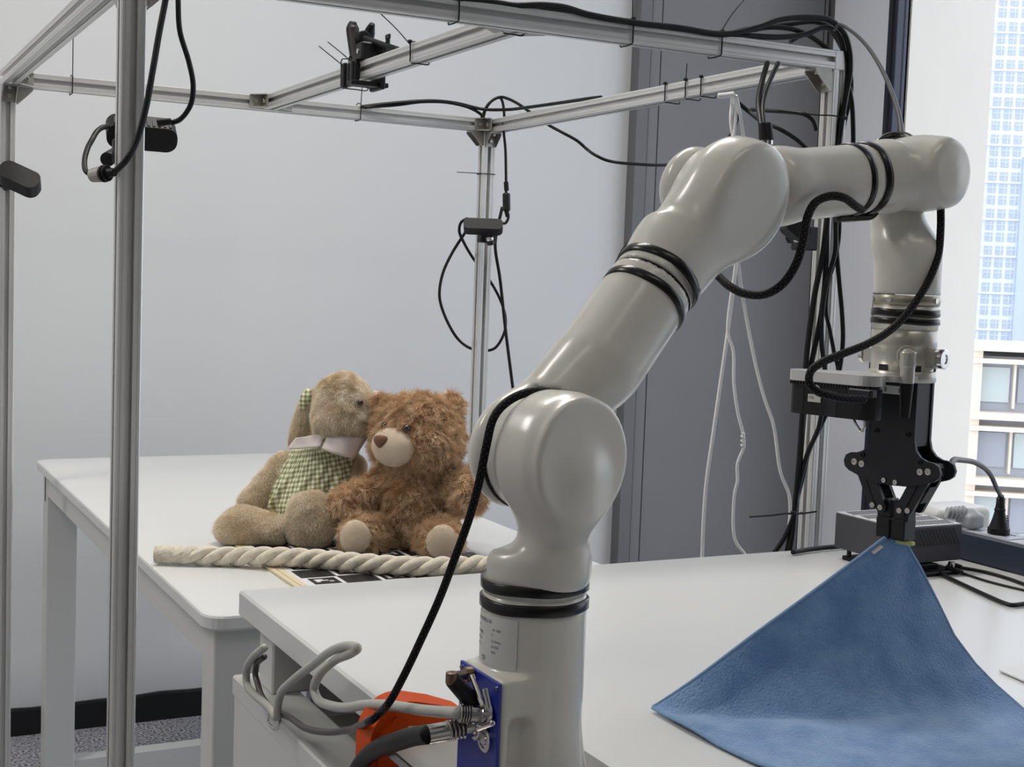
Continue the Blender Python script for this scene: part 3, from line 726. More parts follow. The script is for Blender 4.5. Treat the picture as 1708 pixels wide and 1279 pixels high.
def l6(p):
    cap = sd_cyl(p, W_-AW*0.016, W_-AW*0.031, 0.0272, 0.009)
    nk = sd_cap(p, W_-AW*0.020-UP*0.005, W_-AW*0.010-UP*0.052, 0.0205, 0.0235)
    tb = sd_cyl(p, W_-UP*0.047, W_-UP*0.0995, 0.0268, 0.001)
    tp = sd_cap(p, W_-UP*0.068, W_-UP*0.09, 0.0266, 0.0266)
    r = smin(smin(cap, nk, 0.012), smin(smax(tb, (p-(W_-UP*0.055))@UP, 0.012), tp, 0.004), 0.012)
    r = smax(r, -((p-(W_-UP*0.0995))@UP), 0.001)
    return smax(r, -sd_cyl(p, W_-AW*0.0135, W_+AW*0.06, 0.0300, 0.001), 0.002)
obj('wrist_link', net(l6, W_-np.array([0.06, 0.06, 0.103]), W_+np.array([0.06, 0.06, 0.045]), 0.0019), M_robot, RB, True)
co = obj('wrist_collar', lathe([(-0.108, 0.0268), (-0.1078, 0.0272), (-0.1002, 0.0272), (-0.100, 0.0268)], W_, UP, 56), M_collar, RB, True)
for k in range(8):
    an = 2*math.pi*k/8+0.3; d = np.array([math.cos(an), math.sin(an), 0]); c = W_-UP*0.104+d*0.0268
    obj('collar_screw', rod(c, c+d*0.0012, 0.0024, seg=12), M_steel, co)
band('tape_band', W_-UP*0.1145, UP, 0.0270, 0.0062, wob=7)
band('tape_band', W_-UP*0.1215, UP, 0.0272, 0.0050, wob=2.4)
fl = obj('tool_flange', lathe([(-0.1715, 0.0268), (-0.171, 0.0275), (-0.1625, 0.0275), (-0.162, 0.0262), (-0.143, 0.0262), (-0.142, 0.0268), (-0.1292, 0.0268), (-0.1290, 0.0262), (-0.1284, 0.0262), (-0.1282, 0.0268), (-0.106, 0.0265)], W_, UP, 64), M_flange, RB, False)
for p_ in fl.data.polygons: p_.use_smooth = abs(p_.normal.z) < 0.2
NG = N(np.cross(UP, A_)); 
if NG@RT_ > 0: NG = -NG                     # faces the camera, to the left
for s in (-1, 1):
    c = W_-UP*0.151+A_*(s*0.0290)
    kb = obj('locking_block', obox(c, np.array([A_, NG, UP]), (0.0060, 0.0080, 0.0078), 0.002), M_flange, RB)
    obj('locking_knob', lathe([(0, 0.0074), (0.0005, 0.0082), (0.0036, 0.0082), (0.0042, 0.0074), (0.0042, 0.004), (0.0033, 0.0038)], c+A_*(s*0.0055), A_*s, 28), M_chrome, kb, False)
for k in range(6):
    an = 2*math.pi*k/6+0.2; d = np.array([math.cos(an), math.sin(an), 0]); c = W_-UP*0.160+d*0.0262
    obj('flange_slot', obox(c, np.array([d, np.cross(UP, d), UP]), (0.0006, 0.004, 0.0028)), M_seam, fl)
PD = N(NG*0.8+A_*0.6)
c = W_-UP*0.149+PD*0.0262
pg = obj('flange_connector', join(rod(c, c+PD*0.006, 0.0085, bev=0.001), rod(c+PD*0.010+UP*0.004, c+PD*0.010-UP*0.010, 0.0065, bev=0.0015), rod(c+PD*0.004, c+PD*0.014, 0.0062, bev=0.002)), M_flange, RB)
q = c+PD*0.011
obj('connector_sleeve', rod(q-UP*0.008, q-UP*0.022, 0.0058, bev=0.0006), M_flange, pg)
obj('cable_boot', rod(q-UP*0.022, q-UP*0.050, 0.0056, 0.0038, seg=20), M_rub, pg)

# name plate on the base (the square code of the photograph is left out)
fB = N(np.array([-BX, -BY, 0])); lB = -N(np.array([RT_[0], RT_[1], 0])); Rb = 0.0359
def onbase(phi, z, r): 
    phi = math.radians(phi); return np.array([BX, BY, z])+(fB*math.cos(phi)+lB*math.sin(phi))*r
V = []; F = []
phs = np.linspace(16, 92, 14); zs = (0.9425, 0.979)
for ph in phs:
    for z in zs: V.append(onbase(ph, z, Rb+0.0002))
for i in range(13): F.append((2*i, 2*i+1, 2*i+3, 2*i+2))
nl = obj('rating_label', (V, F), M_label, RB, True); nl['label'] = 'silver rating label with rows of small print and a CE mark'
def basetext(s, size, ph0, z):
    k = math.degrees(1/Rb)
    return text_mesh(s, size, X, Y, np.zeros(3), Z, fold=lambda a, b: onbase(ph0-a*k, z+b, Rb+0.0005))
rows = [('人 股份有限公司', 0.0030, 84, 0.9735), ('型号：', 0.0025, 82, 0.9685), ('RM-B-0000', 0.0024, 49, 0.9688), ('最大臂展：', 0.0025, 82, 0.9645), ('5', 0.0024, 49, 0.9653), ('额定值：', 0.0025, 82, 0.9603), ('2.5 0mm', 0.0024, 49, 0.9613), ('重量：', 0.0025, 82, 0.9560), ('00 0W', 0.0024, 49, 0.9575), ('2023', 0.0022, 49, 0.9540)]
rows[2] = ('- 0 - 000', 0.0024, 49, 0.9688)
obj('label_print', join(*[basetext(*r) for r in rows], basetext('CE', 0.0045, 68, 0.9475)), M_ink, nl)
# connector panel
px_ = BX-0.0405
cp = obj('connector_panel', box((px_-0.0012, BY-0.0335, 0.8605), (px_+0.0012, BY+0.0255, 0.9405), 0.0004), M_blue, RB)
cp['label'] = 'blue metal connector panel'
for sy in (-0.0305, 0.0225):
    for sz in (0.8645, 0.9365):
        c = np.array([px_-0.0012, BY+sy, sz]); obj('panel_screw', rod(c, c-X*0.001, 0.0016, seg=12), M_chrome, cp)
def onp(x, y): return PX(x, y, px_-0.0012)
# round power button / blank socket
c = onp(811, 1232); obj('round_socket', lathe([(0, 0.0088), (0.002, 0.0088), (0.0026, 0.008), (0.0026, 0.006), (0.0018, 0.0055), (0.0018, 0.004), (0.0028, 0.0035), (0.0028, 0.0001)], c, -X, 32), M_chrome, cp, False)
# bronze angle plug with dark sleeve
c = onp(788, 1124); e = PX(754, 1128, px_-0.026)
bp_ = obj('angle_plug', join(rod(c, c-X*0.006, 0.0052, bev=0.0008), rod(c-X*0.004, e, 0.0033), rod(e+UP*0.003, e-UP*0.005, 0.0042, bev=0.001)), M_bronze, cp)
sl = P(796, 1180, 0.895)
obj('plug_sleeve', rod(e-UP*0.002, sl, 0.0052, 0.0060, bev=0.001), M_blk, bp_)
# gland of the grey cable
c = onp(818, 1192); e = PX(765, 1189, px_-0.022)
g1 = obj('cable_gland', join(rod(c, c+(e-c)*0.35, 0.0078, 0.0066, bev=0.001), rod(c+(e-c)*0.35, c+(e-c)*0.62, 0.0058), *[rod(c+(e-c)*(0.62+0.08*k), c+(e-c)*(0.66+0.08*k), 0.0062, bev=0.0008) for k in range(5)]), M_chrome, cp)
for dx, dy, ex_, ey_ in ((0, -12, -20, -52), (10, -8, -8, -34), (16, 16, -24, 8)):
    a = PX(806+dx, 1190+dy, px_-0.008); b = PX(806+dx+ex_, 1190+dy+ey_, px_-0.010)
    obj('plug_latch', rod(a, b, 0.0018, 0.0022, bev=0.0004, seg=10), M_chrome, g1)
# gland of the thick black power lead
c = onp(800, 1208); e = PX(713, 1225, px_-0.038); GE = e
obj('power_gland', join(rod(c, c+(e-c)*0.14, 0.0100, bev=0.001), rod(c+(e-c)*0.14, c+(e-c)*0.32, 0.0072), *[rod(c+(e-c)*(0.28+0.075*k), c+(e-c)*(0.33+0.075*k), 0.0070, bev=0.0012) for k in range(5)], rod(c+(e-c)*0.62, e, 0.0062)), M_chrome, cp)
g2 = [PX(803, 1180, px_-0.004), PX(796, 1186, px_-0.006)]
# scuff marks
def scuff(px, py, d, w, hgt, par): pass

# ================================================================ gripper
GZ = W_[2]-0.1715
G0 = np.array([W_[0], W_[1], 0.0])-NG*0.004
def gp(e, z, n=0.0): return G0+A_*(e*0.9)+NG*n+UP*z
GR = thing('gripper', gp(0, GZ-0.13), 'black two-finger gripper under the arm flange pinching the blue cloth', 'gripper')
half = [(0.0205, 0), (0.0205, -0.048), (0.0225, -0.056), (0.027, -0.061), (0.033, -0.0635), (0.039, -0.0640), (0.0435, -0.0665), (0.0455, -0.0715), (0.0440, -0.0765), (0.0400, -0.0795), (0.0300, -0.0830), (0.0150, -0.0865)]
outl = [(x, z) for x, z in half]+[(0, -0.0872)]+[(-x, z) for x, z in half[::-1]]
for s, nm in ((1, 'front_plate'), (-1, 'back_plate')):
    n0 = 0.0105 if s > 0 else -0.0135
    obj(nm, prism(outl[::-1], gp(0, GZ, n0), A_, UP, NG, 0.003), M_blkmetal, GR)
obj('gripper_body', join(obox(gp(0, GZ-0.027), np.array([A_, NG, UP]), (0.0195, 0.0105, 0.027), 0.001), obox(gp(0, GZ-0.066), np.array([A_, NG, UP]), (0.016, 0.0105, 0.014), 0.001)), M_blkmetal, GR)
for s in (-1, 1): obj('side_wall', obox(gp(s*0.0365, GZ-0.0715), np.array([A_, NG, UP]), (0.006, 0.0103, 0.0055), 0.003), M_blk, GR)
for e, z in ((0.0385, -0.0715), (0.0305, -0.0725), (-0.0385, -0.0715), (-0.0305, -0.0725)):
    c = gp(e, GZ+z, 0.0135); obj('pivot_pin', lathe([(0, 0.0028), (0.0007, 0.0028), (0.0009, 0.0022), (0.0009, 0.0012), (0.0004, 0.001)], c, NG, 18), M_steel, GR)
for e, z in ((0.017, -0.006), (-0.017, -0.006), (0.0165, -0.043), (-0.0165, -0.043), (0.030, -0.0650), (-0.030, -0.0650), (0.006, -0.084), (-0.006, -0.0835)):
    c = gp(e, GZ+z, 0.0135); obj('cap_screw', lathe([(0, 0.0021), (0.0012, 0.0021), (0.0014, 0.0017), (0.0014, 0.0011), (0.0006, 0.001)], c, NG, 14), M_chrome if abs(e) < 0.01 else M_blk, GR)
def gbar(a, b, n, w=0.0036, t=0.0020):
    a = np.array(a); b = np.array(b); d = N(b-a); s_ = np.cross(NG, d)
    L = np.linalg.norm(b-a); poly = []
    for k in range(9): an = math.pi/2+math.pi*k/8; poly.append((w*math.cos(an), w*math.sin(an)))
    for k in range(9): an = -math.pi/2+math.pi*k/8; poly.append((L+w*math.cos(an), w*math.sin(an)))
    return prism(poly, a+NG*(n-t), d, s_, NG, 2*t)
for s in (-1, 1):
    nm = 'finger'
    fb = obj(nm, join(obox(gp(s*0.0088, GZ-0.1085), np.array([A_, NG, UP]), (0.0068, 0.0065, 0.0085), 0.001)), M_blkmetal, GR)
    for n in (-0.0085, 0.0085):
        obj('linkage_bar', gbar(gp(s*0.0385, GZ-0.0715), gp(s*0.0185, GZ-0.1065), n), M_blkmetal, fb)
        obj('linkage_bar', gbar(gp(s*0.0290, GZ-0.0730), gp(s*0.0100, GZ-0.1075), n, 0.0046), M_blkmetal, fb)
    obj('linkage_web', obox(gp(s*0.0305, GZ-0.0925), np.array([N(A_*s*0.5+UP*0.87), NG, N(UP*0.5-A_*s*0.87)]), (0.0085, 0.0065, 0.0015), 0.0006), M_blk, fb)
    for e, z in ((0.0185, -0.1065), (0.0100, -0.1075)):
        c = gp(s*e, GZ+z, 0.0106); obj('pivot_pin', rod(c, c+NG*0.0012, 0.0024, seg=14), M_steel, fb)
    obj('finger_pad', obox(gp(s*0.0078, GZ-0.1245), np.array([A_, NG, UP]), (0.0066, 0.0092, 0.0088), 0.001), M_blk, fb)
TIP = gp(0.001, GZ-0.127)
# small white sticker with the upside-down figures at the top of the front plate
c = gp(0, GZ-0.006, 0.01362)
st = obj('size_sticker', obox(gp(-0.002, GZ-0.0075, 0.01362), np.array([A_, NG, UP]), (0.014, 0.0001, 0.0035)), M_label, GR)
obj('sticker_print', join(text_mesh('24', 0.006, -A_, -UP, gp(0.010, GZ-0.0055, 0.0138), NG), text_mesh('8', 0.006, -A_, -UP, gp(-0.008, GZ-0.0055, 0.0138), NG)), M_ink, st)

# wrist camera on its aluminium bracket
CN, CE = 0.052, -0.029
def cpnt(e, n, z): return np.array([W_[0], W_[1], 0])+A_*(CE+e)+NG*(CN+n)+UP*z
CZt = W_[2]-0.166
WC = thing('depth_camera', cpnt(0, 0, CZt-0.036), 'black depth camera under a silver bracket beside the gripper on the robot wrist', 'camera')
poly = rrect(0.086, 0.028, 0.0135, 6)
obj('bracket_plate', prism(poly, cpnt(0, 0, CZt-0.008), A_, NG, UP, 0.0085), M_alu, WC)
arm = [(-0.034, -0.012), (0.046, -0.012), (0.053, -0.040), (0.008, -0.040)]
obj('bracket_arm', prism(arm, cpnt(0, 0, CZt-0.004), A_, NG, UP, 0.0045), M_alu, WC)
hb = obj('camera_housing', prism(rrect(0.081, 0.025, 0.011, 6), cpnt(0, 0, CZt-0.0355), A_, NG, UP, 0.0245), M_blk, WC)
obj('heat_slots', join(*[obox(cpnt(-0.036+0.0029*k, 0.0118, CZt-0.0098), np.array([A_, NG, UP]), (0.0009, 0.0014, 0.0012)) for k in range(26)], prism(rrect(0.077, 0.022, 0.010, 6), cpnt(0, 0, CZt-0.011), A_, NG, UP, 0.003)), M_blkmetal, WC)
for e in (-0.028, 0.004): obj('housing_ridge', obox(cpnt(e, 0.0122, CZt-0.024), np.array([A_, NG, UP]), (0.0055, 0.0008, 0.0105), 0.0005), M_blkmetal, hb)
obj('serial_sticker', obox(cpnt(-0.012, 0.0131, CZt-0.0215), np.array([A_, NG, UP]), (0.0062, 0.0002, 0.0032)), M_label, WC)
obj('sticker_print', join(*[obox(cpnt(-0.0145, 0.0134, CZt-0.0205-0.0013*k), np.array([A_, NG, UP]), (0.0022, 0.0001, 0.0002)) for k in range(2)]), M_ink, WC)
obj('fixing_screw', lathe([(0, 0.0042), (0.001, 0.0042), (0.0012, 0.003), (0.0004, 0.002)], cpnt(-0.0105, 0.0127, CZt-0.0145), NG, 18), M_steel, WC)
PLG = cpnt(0.030, 0.0175, CZt-0.0135)
obj('usb_plug', join(obox(cpnt(0.034, 0.0165, CZt-0.0130), np.array([A_, NG, UP]), (0.0105, 0.0032, 0.0030), 0.001), obox(cpnt(0.0455, 0.0165, CZt-0.0130), np.array([A_, NG, UP]), (0.001, 0.0034, 0.0032), 0.0005)), M_blkmetal, WC)
q0 = cpnt(0.018, 0, CZt-0.036)
obj('silver_loop', tube([q0, q0-UP*0.006+A_*0.004, q0-UP*0.0095+A_*0.008, q0-UP*0.006+A_*0.0105, q0+A_*0.010], 0.0013, 8), M_chrome, WC)

# ================================================================ small cameras on the frame
def housing(c, ex, ez, L=0.090, H=0.026, Dp=0.025, parent=None, fins=True):
    """stereo camera body: ex long axis, ez up axis, lens side = ez x ex"""
    ex = N(ex); ez = N(np.array(ez)-ex*np.dot(ex, ez)); ey = np.cross(ez, ex); c = np.array(c, float)
    poly = [(x, y) for x, y in rrect(L, H, H*0.42, 6)]
    h1 = obj('camera_housing', prism(poly, c-ey*Dp*0.5, ex, ez, ey, Dp), M_blk, parent)
    for x in (-0.032, -0.008, 0.006, 0.022):
        q = c+ex*(x*L/0.09)+ey*Dp*0.5; obj('lens', lathe([(0, 0.0045 if x in (-0.032, 0.022) else 0.003), (0.0006, 0.0042 if x in (-0.032, 0.022) else 0.0028), (0.0003, 0.002)], q, ey, 16), M_blkmetal, h1)
    if fins: obj('cooling_fins', join(*[obox(c+ex*(-0.035+0.007*k)+ez*(H/2)-ey*Dp*0.15, np.array([ex, ey, ez]), (0.0016, Dp*0.28, 0.0012), 0.0004) for k in range(11)]), M_blkmetal, h1)
    return h1, ex, ey, ez
def ballmount(p0, p1, parent):
    p0 = np.array(p0); p1 = np.array(p1); d = N(p1-p0)
    m = obj('ball_mount', join(rod(p0, p0+(p1-p0)*0.35, 0.009, bev=0.001), rod(p0+(p1-p0)*0.55, p1, 0.0035)), M_blkmetal, parent)
    k = p0+(p1-p0)*0.5; s = [(-0.009*math.cos(t), 0.009*math.sin(t)+1e-5) for t in np.linspace(0.0, math.pi, 12)]
    obj('mount_ball', lathe(s, k, d, 20), M_chrome, m, True)
    b, c, a = basis(d); obj('thumb_screw', join(rod(p0+d*0.006, p0+d*0.006+b*0.018, 0.0035), obox(p0+d*0.006+b*0.02, np.array([a, c, b]), (0.006, 0.0022, 0.004), 0.001)), M_blk, m)
# on the rear middle post
cc_ = P(806, 378, 3.125)
k1 = thing('depth_camera', cc_-UP*0.05, 'black depth camera facing front on the far corner post behind the bear', 'camera')
housing(cc_, N([RT_[0], RT_[1], 0]), N(UP+0.45*np.array([FW_[0], FW_[1], 0])), 0.09, 0.026, 0.034, k1, False)
obj('post_clamp', obox(P(812, 397, 3.16), np.eye(3), (0.020, 0.012, 0.011), 0.002), M_blkmetal, k1)
ballmount(P(819, 408, 3.14), P(815, 388, 3.13), k1)
# behind the near left post
cc_ = P(236, 222, 1.80); exx = N(0.93*np.array([RT_[0], RT_[1], 0])+0.35*np.array([FW_[0], FW_[1], 0])-UP*0.02)
k2 = thing('depth_camera', cc_-UP*0.05, 'black finned depth camera seen from behind at the near left post', 'camera')
housing(cc_, exx, N(UP*0.85-0.55*FW_), 0.090, 0.034, 0.034, k2)
obj('post_clamp', obox((C1[0], C1[1]+0.022, cc_[2]-0.035), np.eye(3), (0.016, 0.007, 0.015), 0.002), M_blkmetal, k2)
ballmount((C1[0]-0.02, C1[1]+0.035, cc_[2]-0.045), cc_-exx*0.012-UP*0.016, k2)
q1 = P(186, 262, 1.76); obj('thumb_lever', rod(q1, q1+np.array([0.02, 0, -0.012]), 0.005, 0.004, bev=0.001, seg=10), M_blk, k2)
# far left post
cc_ = P(33, 299, 2.62); exx = N(np.array([RT_[0], RT_[1], 0])-UP*0.42)
k3 = thing('depth_camera', cc_-UP*0.04, 'black depth camera tilted downward on the far left post', 'camera')
housing(cc_, exx, N(UP*0.8+FW_*0.6+RT_*0.3), 0.080, 0.040, 0.034, k3, False)
obj('post_clamp', obox((C2[0], C2[1]-0.022, P(10, 283, 2.7)[2]), np.eye(3), (0.018, 0.008, 0.008), 0.002), M_blkmetal, k3)
ballmount(P(10, 312, 2.66), P(24, 300, 2.63), k3)
# right post, seen under the elbow
cc_ = P(1326, 382, 2.06)
k4 = thing('depth_camera', cc_-UP*0.05, 'black depth camera on the right post half hidden below the robot elbow', 'camera')
housing(cc_, N(RT_*0.75-UP*0.62), N(UP*0.8+RT_*0.6+FW_*0.2), 0.040, 0.026, 0.03, k4, False)
obj('post_clamp', obox(P(1342, 398, 2.1), np.eye(3), (0.014, 0.016, 0.018), 0.002), M_blkmetal, k4)
ballmount(P(1336, 405, 2.07), P(1328, 388, 2.06), k4)
# spring clamp standing on the middle beam
XF = 0.858
def cl(x, y, X=XF): return PX(x, y, X)
SG = thing('spring_clamp', cl(592, 140), 'black spring clamp gripping the middle beam with a small camera arm', 'clamp')
def paddle(pts, r, X, nm): 
    v = sweep(smoothpath([PX(x, y, X) for x, y in pts], 26), r, 12); c = v[0].mean(0); w = v[0]-c; return obj(nm, (c+w, v[1]), M_blk, SG, True)
paddle([(589, 36), (588, 45), (591, 80), (594, 108)], [0.006, 0.012, 0.011, 0.010, 0.011], XF+0.004, 'handle')
paddle([(621, 40), (617, 52), (613, 75), (611, 92)], [0.005, 0.010, 0.010, 0.008], XF+0.045, 'handle')
jc = cl(588, 125); obj('jaw', join(obox((XF-0.004, jc[1]-0.004, jc[2]), np.eye(3), (0.005, 0.030, 0.020), 0.002), obox((XF-0.008, jc[1]+0.018, jc[2]), np.eye(3), (0.005, 0.006, 0.022), 0.002), obox((XF-0.008, jc[1]-0.026, jc[2]), np.eye(3), (0.005, 0.005, 0.022), 0.002)), M_blk, SG)
obj('jaw', obox((XF+0.040, jc[1]-0.02, jc[2]-0.004), np.eye(3), (0.005, 0.028, 0.022), 0.002), M_blk, SG)
hb_ = cl(612, 87, XF+0.012); hbo = obj('hinge_block', obox(hb_, np.eye(3), (0.016, 0.016, 0.016), 0.003), M_blk, SG)
obj('hinge_screw', rod(hb_-X*0.016, hb_-X*0.018, 0.0045, seg=16), M_chrome, hbo)
obj('under_bar', obox((XF+0.018, jc[1]-0.03, ZB-0.024), np.eye(3), (0.035, 0.012, 0.004), 0.001), M_blk, SG)
kn = cl(605, 64, XF+0.015); obj('clamp_knob', rod(kn-Y*0.01, kn+Y*0.012, 0.013, bev=0.002, seg=16), M_blk, SG)
obj('arm_bar', rod(kn, cl(664, 82, XF+0.03), 0.006, 0.0045, bev=0.001, seg=12), M_blk, SG)
hc_ = cl(637, 84, XF+0.035); obj('camera_body', obox(hc_, np.array([N([0.2, -1, 0.1]), N([1, 0.2, 0]), UP]), (0.021, 0.010, 0.009), 0.004), M_blk, SG)
tk = cl(647, 64, XF+0.02); obj('wing_screw', join(rod(tk-UP*0.008, tk, 0.004), obox(tk+UP*0.003, np.eye(3), (0.002, 0.009, 0.004), 0.001)), M_blk, SG)
# ================================================================ plush toys
CR = N([RT_[0], RT_[1], 0]); CF = N(np.array([-FW_[0], -FW_[1], 0]))   # towards camera
def zfix(p, z): p = np.array(p); p[2] = z; return p
BD = 2.27
BE = thing('teddy_bear', zfix(P(690, 900, BD), 0.756), 'brown curly plush teddy bear with cream muzzle and soles sitting on the table', 'plush toy')
FD = N(CF*0.84-CR*0.54)    # direction the bear's face looks
FS = N(np.cross(FD, UP)); FS = FS if FS@CR > 0 else -FS
hd = P(697, 720, BD-0.01)
legL0, legL1 = P(648, 893, BD+0.02), P(603, 893, BD-0.065); legR0, legR1 = P(715, 893, BD+0.0), P(737, 899, BD-0.075)
bod = P(692, 848, BD+0.01)
def bear_fn(p):
    q = p+0.0022*np.sin(p*130+np.array([0, 1, 2]))
    h_ = sd_ell(q, hd, (0.074, 0.062, 0.064), np.array([FS, FD, UP]))
    h_ = smin(h_, sd_ell(q, hd-UP*0.026+FD*0.006, (0.070, 0.056, 0.045), np.array([FS, FD, UP])), 0.03)
    e1 = sd_ell(q, P(638, 676, BD+0.0), (0.021, 0.010, 0.020), np.array([FS, FD, UP])); e2 = sd_ell(q, P(752, 679, BD+0.01), (0.024, 0.012, 0.026), np.array([FS, FD, UP]))
    h_ = smin(h_, np.minimum(e1, e2), 0.014)
    b = sd_ell(q, bod, (0.070, 0.062, 0.076), np.array([CR, CF, UP]))
    b = smin(b, sd_ell(q, P(695, 800, BD), (0.056, 0.048, 0.050), np.array([CR, CF, UP])), 0.03)
    a1 = sd_cap(q, P(645, 800, BD), P(572, 842, BD-0.04), 0.025, 0.023)
    a2 = smin(sd_cap(q, P(745, 800, BD), P(782, 822, BD-0.05), 0.028, 0.031), sd_cap(q, P(770, 820, BD-0.04), P(795, 822, BD-0.04), 0.028, 0.020), 0.01)
    g1 = sd_cap(q, legL0, legL1, 0.037, 0.034); g2 = sd_cap(q, legR0, legR1, 0.040, 0.034)
    r = smin(b, smin(g1, g2, 0.004), 0.010); r = smin(r, smin(a1, a2, 0.004), 0.010); r = smin(r, h_, 0.008)
    return smax(r, 0.757-p[..., 2], 0.006)
lo = np.minimum.reduce([P(540, 930, BD-0.12), P(830, 640, BD-0.12), P(540, 640, BD+0.1), P(830, 930, BD+0.1)]); hi = np.maximum.reduce([P(540, 640, BD-0.12), P(830, 640, BD-0.12), P(540, 640, BD+0.1), P(830, 930, BD+0.1)])
lo = lo-0.02; hi = hi+0.02; lo[2] = 0.75; hi[2] = hd[2]+0.09
bm = net(bear_fn, lo, hi, 0.0042)
obj('body', bm, M_furbrown, BE, True)
mz = hd+FD*0.062-UP*0.020-FS*0.002
sole1, sole2 = P(594, 897, BD-0.098), P(737, 911, BD-0.108)
SN1 = N(legL1-legL0); SN2 = N(legR1-legR0); SN1 = N(SN1*0.5+CF*0.6-CR*0.1); SN2 = N(SN2*0.3+CF)
def bear_mask(p, n):
    k = np.ones(len(p), bool); k &= np.linalg.norm((p-mz)/1.0, axis=1) > 0.030
    for c, s in ((legL1, SN1), (legR1, SN2)): k &= ~(((p-c)@s > 0.022) & (np.linalg.norm((p-c)-np.outer((p-c)@s, s), axis=1) < 0.0235))
    return k
fur('curly_fur', bm, M_hbrown, BE, 95000, 0.0105, rad=0.00030, comb=(0, 0, -0.35), curl=1.1, csc=230, mask=bear_mask, seed=3)
def ell_mesh(c, rad, ax, h=0.003, wob=0):
    r = max(rad)+0.01; return net(lambda p: sd_ell(p, c, rad, np.array(ax)), np.array(c)-r, np.array(c)+r, h)
mm = ell_mesh(mz, (0.039, 0.027, 0.032), (FS, FD, UP)); mo = obj('muzzle', mm, M_cream, BE, True)
fur('muzzle_pile', mm, M_hcream, BE, 14000, 0.0022, rad=0.00022, comb=(0, 0, -0.2), curl=0.3, seed=8, steps=3)
nc = mz+FD*0.0225+UP*0.010-FS*0.008
def nose_fn(p):
    r = sd_ell(p, nc, (0.0155, 0.0085, 0.0125), np.array([FS, FD, UP])); q = p-nc; x = q@FS; z = q@UP
    return smax(smax(r, (np.abs(x)*0.75-z*0.62-0.0098), 0.003), z-0.0095, 0.003)
obj('nose', net(nose_fn, nc-0.025, nc+0.025, 0.0016), M_nosebr, BE, True)
for sx in (1, -1):
    ey = hd+FD*0.057+FS*(0.022*sx+0.002)+UP*0.012
    obj('eye', ell_mesh(ey+FD*0.006, (0.0068, 0.0068, 0.0068), (FS, FD, UP), 0.0014), M_eye, BE, True)
for c, s in ((legL1, SN1), (legR1, SN2)):
    b_, c_, a_ = basis(s); mm = ell_mesh(c+s*0.027, (0.0255, 0.0275, 0.0115), (b_, c_, a_), 0.0028); obj('sole', mm, M_cream, BE, True)
    fur('sole_pile', mm, M_hcream, BE, 9000, 0.0022, rad=0.00022, comb=(0, 0, -0.2), curl=0.3, seed=9, steps=3)

RD = 2.33
RA = thing('plush_rabbit', zfix(P(500, 890, RD), 0.756), 'tan plush rabbit in a green gingham dress with pale collar, long ears hanging', 'plush toy')
rh = P(572, 682, RD-0.02)
RFd = N(CF*0.80+CR*0.60); RFs = N(np.cross(RFd, UP)); RFs = RFs if RFs@CR > 0 else -RFs
def rhead(p):
    q = p+0.0012*np.sin(p*110+np.array([0, 1, 2])); Ax = np.array([RFs, RFd, UP])
    r = sd_ell(q, rh+UP*0.012, (0.047, 0.048, 0.050), Ax)
    r = smin(r, sd_ell(q, rh+RFd*0.026-UP*0.018, (0.036, 0.034, 0.032), Ax), 0.024)
    r = smin(r, sd_ell(q, rh+CF*0.022-CR*0.012-UP*0.02, (0.036, 0.036, 0.034), np.array([CR, CF, UP])), 0.02)
    return smin(r, sd_cap(q, rh-UP*0.03, P(560, 750, RD), 0.034, 0.030), 0.014)
hm = net(rhead, rh-0.1, rh+np.array([0.1, 0.1, 0.085]), 0.004); obj('head', hm, M_furtan, RA, True)
fur('head_fur', hm, M_htan, RA, 42000, 0.0062, rad=0.00026, comb=(0, 0, -0.45), curl=0.6, csc=110, seed=11)
fl0, fl1 = P(470, 880, RD-0.02), P(405, 882, RD-0.075); fr0, fr1 = P(525, 885, RD-0.0), P(518, 878, RD-0.085)
def rlimb(p):
    q = p+0.0012*np.sin(p*110+np.array([0, 1, 2]))
    f1 = smin(sd_cap(q, fl0, fl1-UP*0.0, 0.028, 0.030), sd_ell(q, fl1+CF*0.012+UP*0.001, (0.040, 0.030, 0.034), np.array([CR, CF, UP])), 0.02)
    f1 = smin(f1, sd_cap(q, fl1, P(455, 884, RD-0.09), 0.030, 0.026), 0.015)
    f2 = smin(sd_cap(q, fr0, fr1, 0.032, 0.032), sd_ell(q, P(519, 868, RD-0.10), (0.042, 0.026, 0.049), np.array([CR, CF, UP])), 0.015)
    r = np.minimum(f1, f2); r = smin(r, sd_ell(q, P(520, 860, RD), (0.055, 0.05, 0.04), np.array([CR, CF, UP])), 0.006)
    return smax(r, 0.757-p[..., 2], 0.006)
lo = P(350, 930, RD); hi = P(600, 780, RD); c0 = (lo+hi)/2; lo = np.minimum(lo, hi)-0.14; hi = np.maximum(P(350, 930, RD), hi)+0.14; lo[2] = 0.75; hi[2] = 0.90
lm = net(rlimb, lo, hi, 0.0042); obj('legs', lm, M_furtan, RA, True)
fur('leg_fur', lm, M_htan, RA, 52000, 0.0060, rad=0.00026, comb=(0, 0, -0.35), curl=0.5, csc=110, seed=12)
ra0, ra1 = P(474, 775, RD+0.0), P(425, 838, RD-0.01)
am = net(lambda p: sd_cap(p, ra0, ra1, 0.022, 0.027), np.minimum(ra0, ra1)-0.05, np.maximum(ra0, ra1)+0.05, 0.0042); obj('arm', am, M_furtan, RA, True)
fur('arm_fur', am, M_htan, RA, 14000, 0.0060, rad=0.00026, comb=(0, 0, -0.4), curl=0.5, csc=110, seed=13)
rb0, rb1 = P(592, 778, RD-0.01), P(585, 838, RD-0.03)
